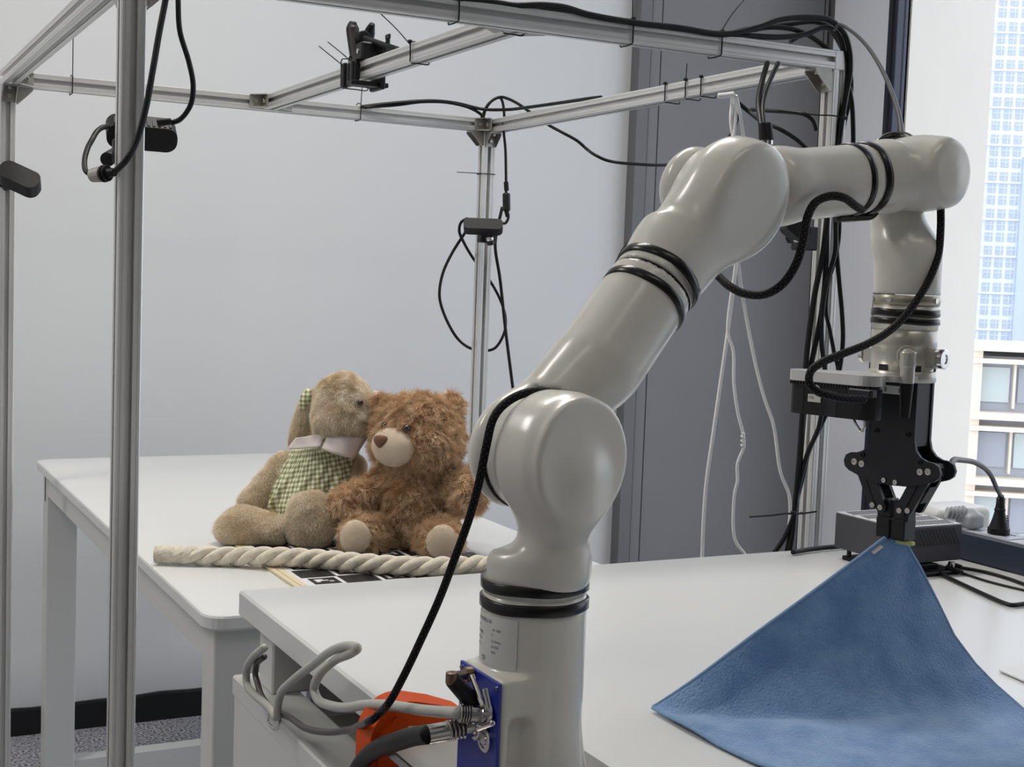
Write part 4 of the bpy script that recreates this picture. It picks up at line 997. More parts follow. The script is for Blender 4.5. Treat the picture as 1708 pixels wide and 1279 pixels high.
am = net(lambda p: sd_cap(p, rb0, rb1, 0.022, 0.024), np.minimum(rb0, rb1)-0.05, np.maximum(rb0, rb1)+0.05, 0.0045); obj('arm', am, M_furtan, RA, True)
# hanging ears: plush outside, gingham lining
er = [P(520, 648, RD+0.02), P(513, 672, RD+0.02), P(506, 704, RD+0.025), P(494, 745, RD+0.03)]
earm = sweep(smoothpath(er, 20), [0.006, 0.013, 0.016, 0.018, 0.013], 14); cE = smoothpath(er, 20)
obj('ear', earm[:2], M_furtan, RA, True)
em2 = (earm[0], [f for f in earm[1] if len(f) == 4]); fur('ear_fur', em2, M_htan, RA, 9000, 0.0055, rad=0.00026, comb=(0, 0, -0.6), curl=0.3, seed=14)
cE2 = [c+CF*0.010-CR*0.004 for c in cE[:9]]; lv = sweep(np.array(cE2), [0.004, 0.009, 0.010, 0.009, 0.005], 12); U = np.stack([lv[0]@CR, lv[0]@UP], 1)
obj('ear_lining', (lv[0], lv[1], U), M_ging, RA, True)
er = [P(622, 656, RD+0.0), P(633, 664, RD+0.01), P(640, 690, RD+0.02)]
earm = sweep(smoothpath(er, 14), [0.006, 0.011, 0.012], 12); obj('ear', earm[:2], M_collarp, RA, True)['label'] = 'pale pink lined far ear'
eyr = rh+RFd*0.040+UP*0.016+RFs*0.020; eyr = P(601, 671, RD-0.066)
obj('eye', ell_mesh(eyr, (0.0050, 0.0050, 0.0050), (RFs, RFd, UP), 0.0013), M_eye, RA, True)
# dress with soft folds
db = P(522, 835, RD); dt = P(543, 752, RD)
def dress_fn(p):
    t = np.clip(((p-db)@UP)/(dt-db)[2], -0.3, 1.2); ctr = db+(dt-db)*t[..., None]; q = p-ctr; x = q@CR; y = q@CF
    an = np.arctan2(y, x); prof = np.interp(t, [-0.3, 0.0, 0.35, 0.7, 1.0, 1.2], [0.074, 0.082, 0.078, 0.067, 0.056, 0.040])
    fold = 0.0035*np.sin(an*13+2.2*np.sin(t*3))*np.clip(1.1-t, 0, 1)+0.0022*np.sin(an*23+t*9)
    d = np.sqrt(x*x+(y*1.15)**2)-prof-fold
    return smax(smax(d, (p-dt)@UP-0.012, 0.012), (db-p)@UP-0.028+0.003*np.sin(an*9), 0.003)*0.7
dv, df = net(dress_fn, np.minimum(db, dt)-np.array([0.11, 0.11, 0.035]), np.maximum(db, dt)+np.array([0.11, 0.11, 0.03]), 0.0034)
q = dv-db; U = np.stack([np.arctan2(q@CF, q@CR)*0.066, dv[:, 2]-0.2*(q@CR)], 1)
obj('gingham_dress', (dv, df, U), M_ging, RA, True)['label'] = 'green and white gingham dress'
sv = [P(478, 758, RD-0.01), P(468, 775, RD-0.008), P(458, 792, RD-0.006)]
sl = sweep(smoothpath(sv, 10), [0.012, 0.019, 0.018], 16); U = np.stack([sl[0]@CR+sl[0]@CF*0.7, sl[0]@UP], 1)
def patch(name, cs, th, m, parent, bulge=0.008, n=8):
    c = [np.array(k) for k in cs]; V = []; F = []
    for i in range(n+1):
        for j in range(n+1):
            u, v = i/n, j/n; p = c[0]*(1-u)*(1-v)+c[1]*u*(1-v)+c[2]*u*v+c[3]*(1-u)*v+CF*bulge*math.sin(math.pi*u)+CF*0.0015*math.sin(9*u+5*v)
            V.append(p)
    for i in range(n):
        for j in range(n): a = i*(n+1)+j; F.append((a, a+n+1, a+n+2, a+1))
    o = obj(name, (V, F), m, parent, True); s = o.modifiers.new('thick', 'SOLIDIFY'); s.thickness = th; s.offset = 0; return o
patch('collar', (P(480, 749, RD-0.030), P(534, 745, RD-0.078), P(543, 722, RD-0.060), P(494, 730, RD-0.045)), 0.003, M_collarp, RA)
patch('collar', (P(537, 748, RD-0.080), P(590, 765, RD-0.066), P(614, 728, RD-0.048), P(549, 722, RD-0.064)), 0.003, M_collarp, RA, 0.012)
obj('dark_button', rod(P(458, 765, RD), P(468, 766, RD-0.01), 0.003, 0.006, seg=10), M_seam, RA)

# ================================================================ printed board and rope
BZ = 0.7545
bdx0, bdy1 = PZ(441, 942, BZ)[0], 2.16
BO = thing('calibration_board', (0.78, 1.93, 0.75), 'flat white board of black squares and markers with pale wooden edge, under the rope', 'board')
bx0, bx1, by0, by1 = 0.610, 0.965, 1.745, 2.150
obj('board_panel', box((bx0+0.018, by0, 0.7503), (bx1, by1, BZ)), M_board, BO)
obj('wood_edge', box((bx0, by0, 0.7503), (bx0+0.0085, by1, BZ-0.0004)), M_wood, BO); obj('wood_edge', box((bx0+0.0095, by0, 0.7503), (bx0+0.018, by1, BZ-0.0002)), M_wood, BO)
sq = 0.054; gx0, gy0 = bx0+0.024, 1.782
MK = ['110/1x1/101', '101/011/110', '011/110/101', '100/111/011']
for i in range(6):
    for j in range(7):
        x = gx0+i*sq; y = gy0+j*sq*0.94
        if y+sq*0.9 > by1-0.005: continue
        if (i+j) % 2 == 0: obj('black_square', box((x, y, BZ-0.0002), (x+sq, y+sq*0.94, BZ+0.0003)), M_bblack, BO)
        else:
            r = np.random.default_rng(i*7+j); g = np.zeros((6, 6)); g[1:5, 1:5] = r.integers(0, 2, (4, 4)); c = sq/8
            parts = [box((x+c*(1+a), y+c*0.94*(1+b), BZ-0.0002), (x+c*(2+a), y+c*0.94*(2+b), BZ+0.0003)) for a in range(6) for b in range(6) if g[a, b] == 0]
            obj('marker_print', join(*parts), M_bblack, BO)
rp = [(264, 924), (290, 925), (320, 926), (393, 928), (453, 928), (529, 932), (618, 940), (707, 944.5), (760, 944), (796, 942), (822, 941), (850, 941)]
rz_ = []
for i, (x, y) in enumerate(rp): rz_.append(PZ(x, y, 0.7655 if x < 430 else 0.7695))
path = smoothpath(rz_, 260); Ls = np.r_[0, np.cumsum(np.linalg.norm(np.diff(path, axis=0), axis=1))]
RO = thing('twisted_rope', zfix(path.mean(0), 0.751), 'thick off-white twisted cotton rope lying in front of the plush toys', 'rope')
T = np.gradient(path, axis=0); T /= np.linalg.norm(T, axis=1)[:, None]; s1 = np.cross(T, UP); s1 /= np.linalg.norm(s1, axis=1)[:, None]; s2 = np.cross(T, s1)
rr_ = np.interp(Ls, [0, 0.035, 0.08], [0.85, 0.9, 1.0])
for k in range(3):
    ph = -Ls/0.083*2*math.pi+k*2*math.pi/3; hel = path+(s1*np.cos(ph)[:, None]+s2*np.sin(ph)[:, None])*(0.0077*rr_)[:, None]
    obj('strand', sweep(hel, 0.0078*rr_.mean(), 12)[:2], M_rope, RO, True)
k_ = int(np.searchsorted(Ls, 0.052)); wp = path[:k_]; wr = 0.0137+0.0005*np.sin(np.linspace(0, 30, k_))
wp = np.vstack([wp[0]-T[0]*0.004, wp]); obj('end_wrap', sweep(wp, list(np.r_[wr[0], wr]), 20)[:2], M_ropeend, RO, True)

# ================================================================ blue cloth
TA = TIP-UP*0.000; TBm = PZ(1089, 1182, 0.853); TC = np.array([0.985, 0.690, 0.853]); TD = np.array([0.645, 0.640, 0.853])
edge_contact = PZ(1708, 1185, 0.853); nU, nV = 90, 90; V = []; F = []
H0 = TA[2]-0.853
for i in range(nU+1):
    for j in range(nV+1):
        u, v = i/nU, j/nV
        base = TA*(1-u)*(1-v)+TBm*u*(1-v)+TD*u*v+TC*(1-u)*v
        p = base.copy(); s = u+v/0.66
        # pull the cloth inwards where it still hangs free (edge A-C sags towards the desk)
        sc_ = min(s, 1.0)
        hgt = H0*max(0, 1-sc_)**(1.22+0.25*(v/(u+v+1e-6)))
        if u < 1 and v == 0: hgt = H0*(1-u)**1.04
        blend = 1-min(v/0.08, 1); hgt = hgt*(1-blend)+H0*(1-u)**1.04*blend*(1 if v < 0.08 else 0) if v < 0.08 else hgt
        rip = 0.0022*math.sin(7*math.atan2(v+1e-4, u+1e-4)+0.6)*min(s, 1)*max(0, 1.0-s)*4
        flat = 0.0022*math.sin(u*9+v*5)*math.sin(v*11-u*3)*(1 if s > 1 else s)**2+0.0018
        p[2] = 0.8525+hgt+max(flat, 0.0004)+0
        d = N(np.array([0.75, 0.66, 0]))
        p[:2] += d[:2]*(rip+0.018*math.sin(math.pi*min(s, 1))*(v/(u+v+1e-6))*0.9)
        # corner B curls down in a soft arc
        if v > 0 : p[:2] += np.array([-0.012, 0.004])*math.sin(math.pi*v)*u
        V.append(p)
for i in range(nU):
    for j in range(nV): a = i*(nV+1)+j; F.append((a, a+1, a+nV+2, a+nV+1))
V = np.array(V); G_ = V.reshape(nU+1, nV+1, 3)
eyx = [(1499, 893), (1515, 915), (1533, 945), (1562, 1002), (1590, 1060), (1625, 1107), (1660, 1143), (1708, 1185)]
for j in range(nV+1):
    tt = (j/nV)/0.66
    if tt < 1:
        yy = 905+(1185-905)*tt; xx = np.interp(yy, [q[1] for q in eyx], [q[0] for q in eyx]); tgt = PZ(xx, yy, 0.8545+H0*0.925*(1-tt)**1.25)
    dl = tgt-G_[0, j] if tt < 1 else dl*0.93
    for i in range(nU+1):
        wgt = (1-i/nU)**2*min(1, j/3)
        G_[i, j] += dl*wgt
G_[:, :, 2] = np.maximum(G_[:, :, 2], 0.8528); V = G_.reshape(-1, 3)
TW = thing('microfibre_cloth', (V[:, 0].mean(), V[:, 1].mean(), 0.851), 'blue microfibre cloth lifted by one corner above the white desk', 'cloth')
tv = obj('cloth_sheet', (V, F), M_towel, TW, True); md = tv.modifiers.new('thick', 'SOLIDIFY'); md.thickness = 0.0022; md.offset = 0
G = V.reshape(nU+1, nV+1, 3); rim = [G[:, 0], G[0, :], G[-1, :], G[:, -1]]
for e in rim: obj('hem', sweep(e, 0.0019, 8)[:2], M_hem, TW, True)
fur('cloth_pile', (V, [f[::-1] for f in F]), hairmat('blue_pile', (112, 148, 194), (142, 176, 214), 40), TW, 70000, 0.0022, rad=0.00020, comb=(0, 0, -0.3), curl=0.4, seed=21, steps=3)
tg = P(1452, 915, 1.13); obj('care_tag', obox(G[7, 0]+NG*0.002-UP*0.004, np.array([N(G[9, 0]-G[5, 0]), NG, N(np.cross(N(G[9, 0]-G[5, 0]), NG))]), (0.005, 0.0006, 0.003)), M_collarp, TW)
obj('yellow_tab', obox(TIP+A_*0.009-UP*0.0085, np.array([A_, NG, UP]), (0.008, 0.003, 0.0018), 0.0008), M_mattag, TW)

# ================================================================ charcoal box, stand, power strip
BXo = thing('mini_computer', (1.252, 1.327, 0.8635), 'charcoal metal box with slanted vent slots on a black stand behind the gripper', 'computer')
bx0, bx1, by0, by1, bz0, bz1 = 1.199, 1.305, 1.268, 1.387, 0.8645, 0.9115
obj('case', box((bx0, by0, bz0), (bx1, by1, bz1-0.001), 0.001), M_box, BXo)
gt = obj('top_grille', box((bx0+0.001, by0+0.001, bz1-0.0012), (bx1-0.001, by1-0.001, bz1), 0.0003), M_boxtop, BXo)
gt['label'] = 'bright slotted top'
sv = []
for k in range(20):
    for r_ in range(4):
        x = bx0+0.006+k*0.0052; y = by0+0.006+r_*0.028
        if x+0.007 < bx1-0.004: sv.append(prism([(0, 0), (0.0026, 0), (0.0086, 0.023), (0.006, 0.023)], (x, y, bz1-0.0002), X, Y, Z, 0.0005))
obj('vent_slots', join(*sv), M_seam, gt)['kind'] = 'stuff'
sv = []
for k in range(20):
    x = bx0+0.0015+k*0.0058
    if x+0.015 < bx1-0.0015: sv.append(prism([(0.0115, 0), (0.0147, 0), (0.0032, 0.021), (0, 0.021)][::-1], (x, by0-0.0004, bz1-0.026), X, Z, Y, 0.0006))
for k, s_ in enumerate(sv): obj('vent_slot', s_, M_seam, BXo)
ST = thing('black_stand', (1.245, 1.315, 0.85), 'low black plastic stand under the charcoal box', 'stand')
obj('stand_base', box((1.203, 1.252, 0.850), (1.290, 1.375, 0.8555), 0.001), M_blk, ST)
for sx, sy in ((1.207, 1.262), (1.286, 1.262), (1.207, 1.366), (1.286, 1.366)): obj('stand_foot', rod((sx, sy, 0.8555), (sx, sy, 0.8643), 0.003, seg=10), M_chrome if sy < 1.3 else M_blk, ST)
obj('stand_rail', box((1.225, 1.268, 0.8555), (1.268, 1.3, 0.862), 0.001), M_blk, ST)

PS = thing('power_strip', (1.392, 1.1, 0.85), 'slate blue power strip along the right of the desk with plugs in it', 'power strip')
obj('strip_body', box((1.362, 0.93, 0.85), (1.420, 1.335, 0.8885), 0.003), M_strip, PS)
obj('strip_face', box((1.367, 0.935, 0.888), (1.415, 1.33, 0.8895), 0.0006), M_striptop, PS)
for k in range(5):
    y = 0.975+k*0.075
    s_ = obj('socket', box((1.369, y-0.024, 0.8893), (1.413, y+0.024, 0.8905), 0.0008), M_striptop, PS)
    obj('socket_hole', join(box((1.381, y-0.008, 0.8904), (1.3835, y+0.001, 0.8908)), box((1.398, y-0.008, 0.8904), (1.4005, y+0.001, 0.8908)), box((1.3895, y+0.006, 0.8904), (1.3925, y+0.014, 0.8908))), M_seam, s_)
# black plug
pc = PX(1665, 896, 1.388); pc[2] = 0.8905
PG = thing('black_plug', pc, 'black ribbed mains plug standing in the power strip', 'plug')
obj('plug_body', lathe([(0, 0.0135), (0.001, 0.0142), (0.008, 0.0142), (0.0085, 0.0128), (0.020, 0.0090), (0.030, 0.0066), (0.0305, 0.0072), (0.033, 0.0072), (0.034, 0.0064), (0.042, 0.0052)], pc, UP, 24), M_blk, PG)
obj('plug_ribs', join(*[rod(pc+CR*0.0092+UP*(0.010+0.0028*k), pc+CR*0.0135*(1-0.04*k)+UP*(0.010+0.0028*k), 0.0011, seg=6) for k in range(6)]), M_blkmetal, PG)
obj('strain_relief', lathe([(0.040, 0.005), (0.042, 0.006), (0.044, 0.005), (0.046, 0.006), (0.048, 0.0045), (0.052, 0.0035)], pc, UP, 16), M_blk, PG)
# white charger and grey-white plugs
WCp = P(1575, 862, 1.93); z0_ = 0.8505
WA = thing('white_charger', (WCp[0], WCp[1], z0_), 'rounded white charger block behind the charcoal box', 'charger')
ca = PZ(1595, 905, 0.85)
chc = np.array([1.392, 1.430, 0.85]) if False else P(1583, 856, 1.90)
hz_ = chc[2]-0.851
obj('charger_body', net(lambda p: sd_box(p, (chc[0], chc[1], 0.8515+(hz_+0.012)/2), (0.050, 0.032, (hz_+0.012)/2), rnd=0.010), np.array([chc[0]-0.055, chc[1]-0.04, 0.846]), np.array([chc[0]+0.055, chc[1]+0.04, chc[2]+0.02]), 0.003), M_wplast, WA, True)
g0 = PX(1618, 872, 1.385); g0[2] = 0.8905
WP = thing('white_plug', g0, 'pale grey mains plug with ribbed neck at the far end of the power strip', 'plug')
obj('plug_body', net(lambda p: smin(sd_box(p, g0+UP*0.010, (0.014, 0.015, 0.010), rnd=0.006), sd_cap(p, g0+UP*0.016, g0+UP*0.020-CR*0.02, 0.011, 0.007), 0.006), g0-np.array([0.05, 0.04, 0.003]), g0+np.array([0.04, 0.04, 0.04]), 0.0022), M_cableboot, WP, True)
obj('ribbed_neck', join(*[rod(g0+UP*0.019-CR*(0.010+0.005*k), g0+UP*0.0195-CR*(0.0125+0.005*k), 0.0105-0.0007*k, seg=18) for k in range(5)]), M_cableboot, WP)
# card at the right edge
k0 = [PZ(1666, 1119, 0.8512), PZ(1712, 1139, 0.8512), PZ(1790, 1120, 0.8512), PZ(1712, 1108, 0.8512)]
tag(obj('white_card', join((np.array(k0+[q+UP*0.0015 for q in k0]), [(0, 1, 2, 3), (7, 6, 5, 4), (0, 4, 5, 1), (1, 5, 6, 2), (2, 6, 7, 3), (3, 7, 4, 0)])), M_card), 'thin white card lying on the desk at the right edge', 'card')
# orange clamp on the desk edge
cy = 0.950; w_ = 0.030
def arc(cx, cz, r, a0, a1, n=8): return [(cx+r*math.cos(math.radians(a0+(a1-a0)*i/n)), cz+r*math.sin(math.radians(a0+(a1-a0)*i/n))) for i in range(n+1)]
out = [(0.452, 0.8585), (0.452, 0.864)]+[(0.43, 0.872)]+arc(0.402, 0.848, 0.030, 75, 180, 8)+[(0.372, 0.76), (0.378, 0.742), (0.392, 0.735), (0.470, 0.735), (0.470, 0.750), (0.405, 0.752), (0.398, 0.76), (0.398, 0.846), (0.403, 0.8585)]
OC = thing('orange_clamp', (0.40, cy, 0.735), 'orange plastic clamp holding the robot plate to the desk edge', 'clamp')
obj('clamp_frame', prism(out, (0, cy+w_/2, 0), X, Z, -Y, w_), M_orange, OC)
obj('clamp_rib', prism([(0.376, 0.765), (0.394, 0.765), (0.394, 0.846), (0.400, 0.862), (0.392, 0.868), (0.378, 0.855)], (0, cy-w_/2+0.001, 0), X, Z, -Y, 0.004), M_orange, OC)
obj('clamp_screw', join(rod((0.452, cy, 0.735), (0.452, cy, 0.8200), 0.005), rod((0.452, cy, 0.705), (0.452, cy, 0.735), 0.010, seg=12)), M_blk, OC)
# ================================================================ cables
def cable(name, pts, r, m, label, cat='cable', group=None, parent=None, n=None):
    o = obj(name, tube(pts, r, 10, n or max(20, len(pts)*9)), m, parent, True)
    if parent is None: tag(o, label, cat, group)
    return o
def dp(l, d): 
    k = len(l); ds = np.linspace(d[0], d[-1], k) if len(d) != k else d
    return [P(x, y, q) for (x, y), q in zip(l, ds)]
# braided hose from the desk, over the shoulder
b1 = [PX(x, y, 0.398) for x, y in ((441, 1095), (428, 1108), (426, 1125), (429, 1137), (436, 1160), (459, 1186), (484, 1197), (509, 1214), (549, 1221), (582, 1217))]+[PX(600, 1210, 0.375), PX(619, 1200, 0.360)]
cable('dark_grey_cable', b1, 0.0031, M_darkgreycab, 'dark grey cable sagging along the desk edge into the braided sleeve')
b2 = [PX(612, 1204, 0.365), PX(626, 1196, 0.357)]+dp([(647, 1174), (675, 1124), (703, 1065), (731, 1003), (757, 935), (784, 860), (800, 800), (811, 745), (822, 700), (838, 677), (868, 658), (905, 653), (942, 664), (962, 678)], [0.985, 0.97, 0.96, 0.95, 0.93, 0.91, 0.895, 0.888, 0.888, 0.893, 0.90, 0.91, 0.925, 0.95])
cable('braided_hose', b2, 0.0029, M_braid, 'black braided hose climbing in front of the arm and over its shoulder', group=None)
b3 = dp([(1030, 446), (1046, 415), (1072, 392), (1100, 379), (1128, 373), (1160, 380)], [1.045, 1.05, 1.06, 1.07, 1.085, 1.11])
cable('braided_hose', b3, 0.0036, M_braid, 'short length of braided hose behind the upper arm near the elbow')
b4 = dp([(1150, 430), (1195, 458), (1215, 476), (1240, 489), (1275, 491), (1305, 474), (1328, 440), (1340, 400), (1347, 362), (1360, 338), (1385, 327), (1408, 330), (1425, 342), (1437, 350)], [1.10, 1.07, 1.055, 1.045, 1.035, 1.025, 1.02, 1.022, 1.024, 1.028, 1.034, 1.040, 1.050, 1.062])
cable('braided_hose', b4, 0.0033, M_braid, 'braided hose looping down below the elbow to the forearm tape')
b5 = dp([(1569, 335), (1569, 380), (1565, 425), (1552, 462), (1533, 495), (1515, 520), (1488, 548), (1450, 572), (1400, 592), (1368, 606), (1352, 620), (1350, 638), (1362, 652), (1385, 660), (1415, 665), (1443, 666)], [1.12, 1.115, 1.11, 1.105, 1.10, 1.098, 1.09, 1.075, 1.06, 1.05, 1.045, 1.043, 1.045, 1.05, 1.058, 1.066])
cable('braided_hose', b5, 0.0032, M_braid, 'braided hose running down the wrist to the wrist camera')
w1 = [W_-AW*0.031+UP*0.030+AW*0.01, W_-AW*0.02+UP*0.0315, W_-AW*0.012+UP*0.031]
# grey lead of the base
g = [(766, 1189), (703, 1184), (647, 1176), (612, 1175), (577, 1180), (549, 1176), (530, 1166), (524, 1149), (536, 1121), (556, 1103), (586, 1089), (596, 1081), (582, 1077), (554, 1085), (520, 1110), (489, 1134), (468, 1157), (463, 1180), (461, 1196), (452, 1183), (438, 1170), (423, 1157), (412, 1141), (411, 1118), (422, 1096), (441, 1080)]
cable('grey_cable', [PX(g[0][0], g[0][1], px_-0.022)]+[PX(x, y, 0.383 if i < 8 else 0.392) for i, (x, y) in enumerate(g[1:])], 0.0040, M_greycab, 'light grey network cable looping at the desk edge into the arm base')
cable('black_power_lead', [GE+(GE-PX(800, 1208, px_-0.0012))*-0.06, PX(690, 1228, 0.360), PX(660, 1237, 0.362), PX(633, 1247, 0.366), PX(612, 1262, 0.37), PX(596, 1285, 0.372), PX(588, 1310, 0.374)], 0.0068, M_rub, 'thick black power lead plugged into the blue panel of the arm')
# cables over the near left post
q1 = dp([(279, -20), (276, 0), (266, 52), (255, 116), (242, 186), (227, 237), (211, 266), (193, 285)], [1.63, 1.63, 1.625, 1.62, 1.62, 1.62, 1.62, 1.64])
cable('camera_cable', q1, 0.0038, M_rub, 'black camera cable hanging across the near left post', group=None)
q2 = dp([(296, -20), (297, 0), (300, 52), (315, 103), (322, 139), (320, 168), (312, 186), (299, 200), (285, 205)], [1.72, 1.72, 1.72, 1.73, 1.74, 1.75, 1.76, 1.77, 1.775])
cable('camera_cable', q2, 0.0034, M_rub, 'black camera cable curving down right of the near left post into the finned camera')
q3 = dp([(180, 211), (170, 213), (162, 219), (153, 234), (147, 245), (141, 268), (144, 286), (156, 293)], [1.76, 1.74, 1.73, 1.71, 1.70, 1.68, 1.665, 1.66])
cable('camera_cable', q3, 0.0034, M_rub, 'short looped cable left of the near left post')
cn = thing('cable_connector', P(165, 290, 1.655), 'round black and silver cable connector beside the near left post', 'connector')
a, b = P(158, 292, 1.66), P(192, 287, 1.645)
obj('connector_shell', rod(a-(b-a)*0.15, a+(b-a)*0.42, 0.0085, 0.0098, bev=0.002), M_bracket, cn); obj('connector_ring', join(rod(a+(b-a)*0.40, a+(b-a)*0.52, 0.0105, bev=0.001), rod(a+(b-a)*0.56, a+(b-a)*0.66, 0.0098, bev=0.001)), M_blk, cn); obj('connector_tail', rod(a+(b-a)*0.6, b, 0.0065, 0.005, bev=0.001), M_rub, cn)
a, b = P(262, 205, 1.765), P(286, 202, 1.77); obj('plug_tail', rod(a, b, 0.0052, 0.0042, bev=0.001), M_rub, k2)
# rear corner post cables
DQ = 3.12
cable('camera_cable', dp([(802, 200), (806, 190), (816, 172), (834, 163), (841, 190), (840, 215), (843, 249), (844, 293), (845, 346), (848, 362), (843, 372), (833, 371)], [3.16, 3.15, 3.14, 3.13, 3.12, 3.12, DQ, DQ, DQ, DQ, DQ, DQ]), 0.0032, M_rub, 'black camera cable arching over the far corner and dropping to its camera')
ck = thing('cable_connector', P(844.5, 345, DQ), 'black inline cable connector hanging beside the far corner post', 'connector')
obj('connector_shell', rod(P(844, 303, DQ), P(845, 318, DQ), 0.0055, bev=0.001, seg=16), M_rub, ck); obj('connector_body', rod(P(844.5, 322, DQ), P(845, 352, DQ), 0.0088, 0.0088, bev=0.003, seg=18), M_blk, ck); obj('connector_tail', rod(P(845, 352, DQ), P(846, 362, DQ), 0.006, 0.0035, seg=16), M_rub, ck)
cable('back_beam_cable', dp([(602, 178), (643, 173), (717, 168), (761, 172), (805, 182), (840, 183), (880, 179), (930, 172), (985, 164), (1003, 162)], [3.02, 3.03, 3.06, 3.10, 3.12, 3.10, 3.0, 2.9, 2.78, 2.75]), 0.0036, M_rub, 'black cable lying along the back beam and across the far corner')
cable('back_beam_cable', dp([(608, 179), (663, 175), (703, 170), (746, 171), (781, 179), (800, 189), (808, 198)], [3.02, 3.04, 3.06, 3.09, 3.11, 3.13, 3.15]), 0.0034, M_rub, 'second black cable on the back beam ending at the far corner bracket')
cable('arching_cable', dp([(806, 196), (812, 178), (822, 167), (834, 162), (848, 165), (864, 173), (884, 187), (900, 198), (916, 209), (938, 221), (963, 235), (978, 248), (992, 258), (1008, 266), (1024, 270), (1065, 274), (1112, 275), (1150, 262), (1195, 247), (1219, 225), (1229, 200), (1232, 185)], [3.16]+[3.12]*3+[3.1, 3.08, 3.05, 3.03, 3.02]+[3.0]*3+[2.95]*3+[2.9, 2.8, 2.6, 2.45, 2.38, 2.36, 2.35]), 0.0034, M_rub, 'black cable sagging from the far corner across the grey door')
cable('looped_cable', dp([(780, 364), (769, 371), (766, 385), (774, 405), (788, 429), (801, 447), (815, 465), (834, 499), (843, 529), (841, 555), (826, 580), (810, 585), (795, 584), (781, 579), (759, 559), (740, 522), (733, 492), (738, 458), (753, 424), (779, 383), (790, 366)], [3.12, 3.13, 3.14, 3.17, 3.22, 3.25, 3.25, 3.25, 3.25, 3.25, 3.25, 3.26, 3.26, 3.26, 3.2, 3.18, 3.16, 3.16, 3.16, 3.16, 3.20]), 0.0034, M_rub, 'black cable in a big loop around the far corner post')
cable('drop_cable', dp([(838, 345), (830, 380), (826, 409), (834, 465), (843, 548), (851, 612), (856, 651), (866, 720), (870, 780)], [3.2, 3.2, 3.2, 3.2, 3.2, 3.2, 3.2, 3.2, 3.2]), 0.0038, M_rub, 'black cable dropping straight beside the far corner post')
# bundle on the front beam and over the right corner
def yb(l, Yp=1.705): return [PY(x, y, Yp) for x, y in l]
top = [(640, -14), (770, -2), (820, 3), (860, 9)]
runs = [
 ([(900, 8), (940, 12), (980, 24), (1060, 38), (1130, 46), (1208, 57), (1262, 46), (1300, 33), (1350, 29), (1385, 34), (1408, 56), (1417, 85), (1418, 120), (1411, 160), (1404, 205), (1398, 250)], 0.0042, 'outermost thick black cable of the bundle arching over the right corner'),
 ([(905, 12), (960, 20), (1060, 40), (1130, 49), (1208, 58), (1255, 60), (1300, 62), (1340, 58), (1380, 46), (1400, 62), (1409, 100), (1408, 150), (1402, 200), (1396, 250)], 0.0040, 'lower black cable of the bundle hugging the right corner'),
 ([(900, 13), (960, 22), (1070, 42), (1140, 48), (1208, 56), (1250, 48), (1300, 46), (1330, 51), (1360, 66), (1390, 92), (1410, 128), (1420, 165), (1423, 210), (1423, 260)], 0.0036, 'black cable of the bundle crossing in front of the right corner'),
 ([(1208, 59), (1280, 46), (1320, 40), (1362, 37), (1392, 50), (1404, 72), (1406, 120), (1400, 180), (1393, 250)], 0.0034, 'middle black cable of the bundle over the right corner'),
 ([(1318, 70), (1330, 63), (1350, 55), (1378, 46), (1392, 60), (1412, 100), (1420, 130), (1419, 160), (1408, 210), (1402, 250)], 0.0030, 'thin black cable rising behind the front beam to the right corner'),
]
lowers = [
 [(1390, 300), (1380, 361), (1373, 420), (1360, 485), (1350, 551), (1343, 619), (1338, 700), (1333, 768), (1329, 815), (1325, 856), (1322, 890), (1316, 925)],
 [(1388, 300), (1380, 361), (1378, 434), (1372, 509), (1361, 570), (1351, 618), (1341, 690), (1335, 760), (1330, 815), (1327, 858), (1319, 890), (1311, 930)],
 [(1412, 310), (1397, 361), (1393, 422), (1379, 471), (1371, 528), (1371, 575), (1376, 621), (1374, 660), (1366, 712), (1348, 754), (1337, 792), (1329, 827), (1325, 856), (1309, 895), (1290, 924)],
 [(1390, 310), (1393, 361), (1396, 422), (1400, 471), (1405, 528), (1406, 570), (1400, 619), (1390, 660), (1372, 704), (1350, 750), (1340, 792), (1331, 827), (1326, 856), (1322, 890), (1318, 918)],
 [(1396, 320), (1400, 361), (1399, 400), (1391, 440), (1382, 470), (1378, 520), (1384, 549), (1391, 586), (1398, 619), (1392, 650), (1376, 690), (1354, 740), (1341, 780), (1331, 825), (1327, 860), (1318, 895), (1314, 925)],
]
for k, ((pl_, r, lb_), lw) in enumerate(zip(runs, lowers)):
    pre = yb([(x+(k-2)*1.0, y) for x, y in top], 1.700+0.006*k) if k < 3 else []
    a = yb(pl_, 1.694+0.006*k); last = a[-1]
    dl = [2.10+0.004*k]*len(lw)
    if k == 2: lw = [(1418, 320), (1410, 345)]+lw[1:]; dl = [2.10]*len(lw)
    cable('bundle_cable', pre+a+dp(lw, dl), r*1.08, M_rub, lb_, group='cables of the bundle at the right corner', n=240)
cable('wrist_cable', dp([(1392, 50), (1400, 41), (1420, 52), (1442, 72), (1462, 100), (1480, 135), (1493, 170), (1501, 200), (1503, 228), (1500, 240)], [2.08, 2.0, 1.9, 1.75, 1.6, 1.45, 1.32, 1.22, 1.16, 1.15]), 0.0024, M_blk, 'thin black cable arching from the frame corner to the top of the wrist')
pd = thing('cable_plug_pair', P(1275, 232, 1.95), 'pair of black plugs with shiny tips hanging behind the elbow', 'plug')
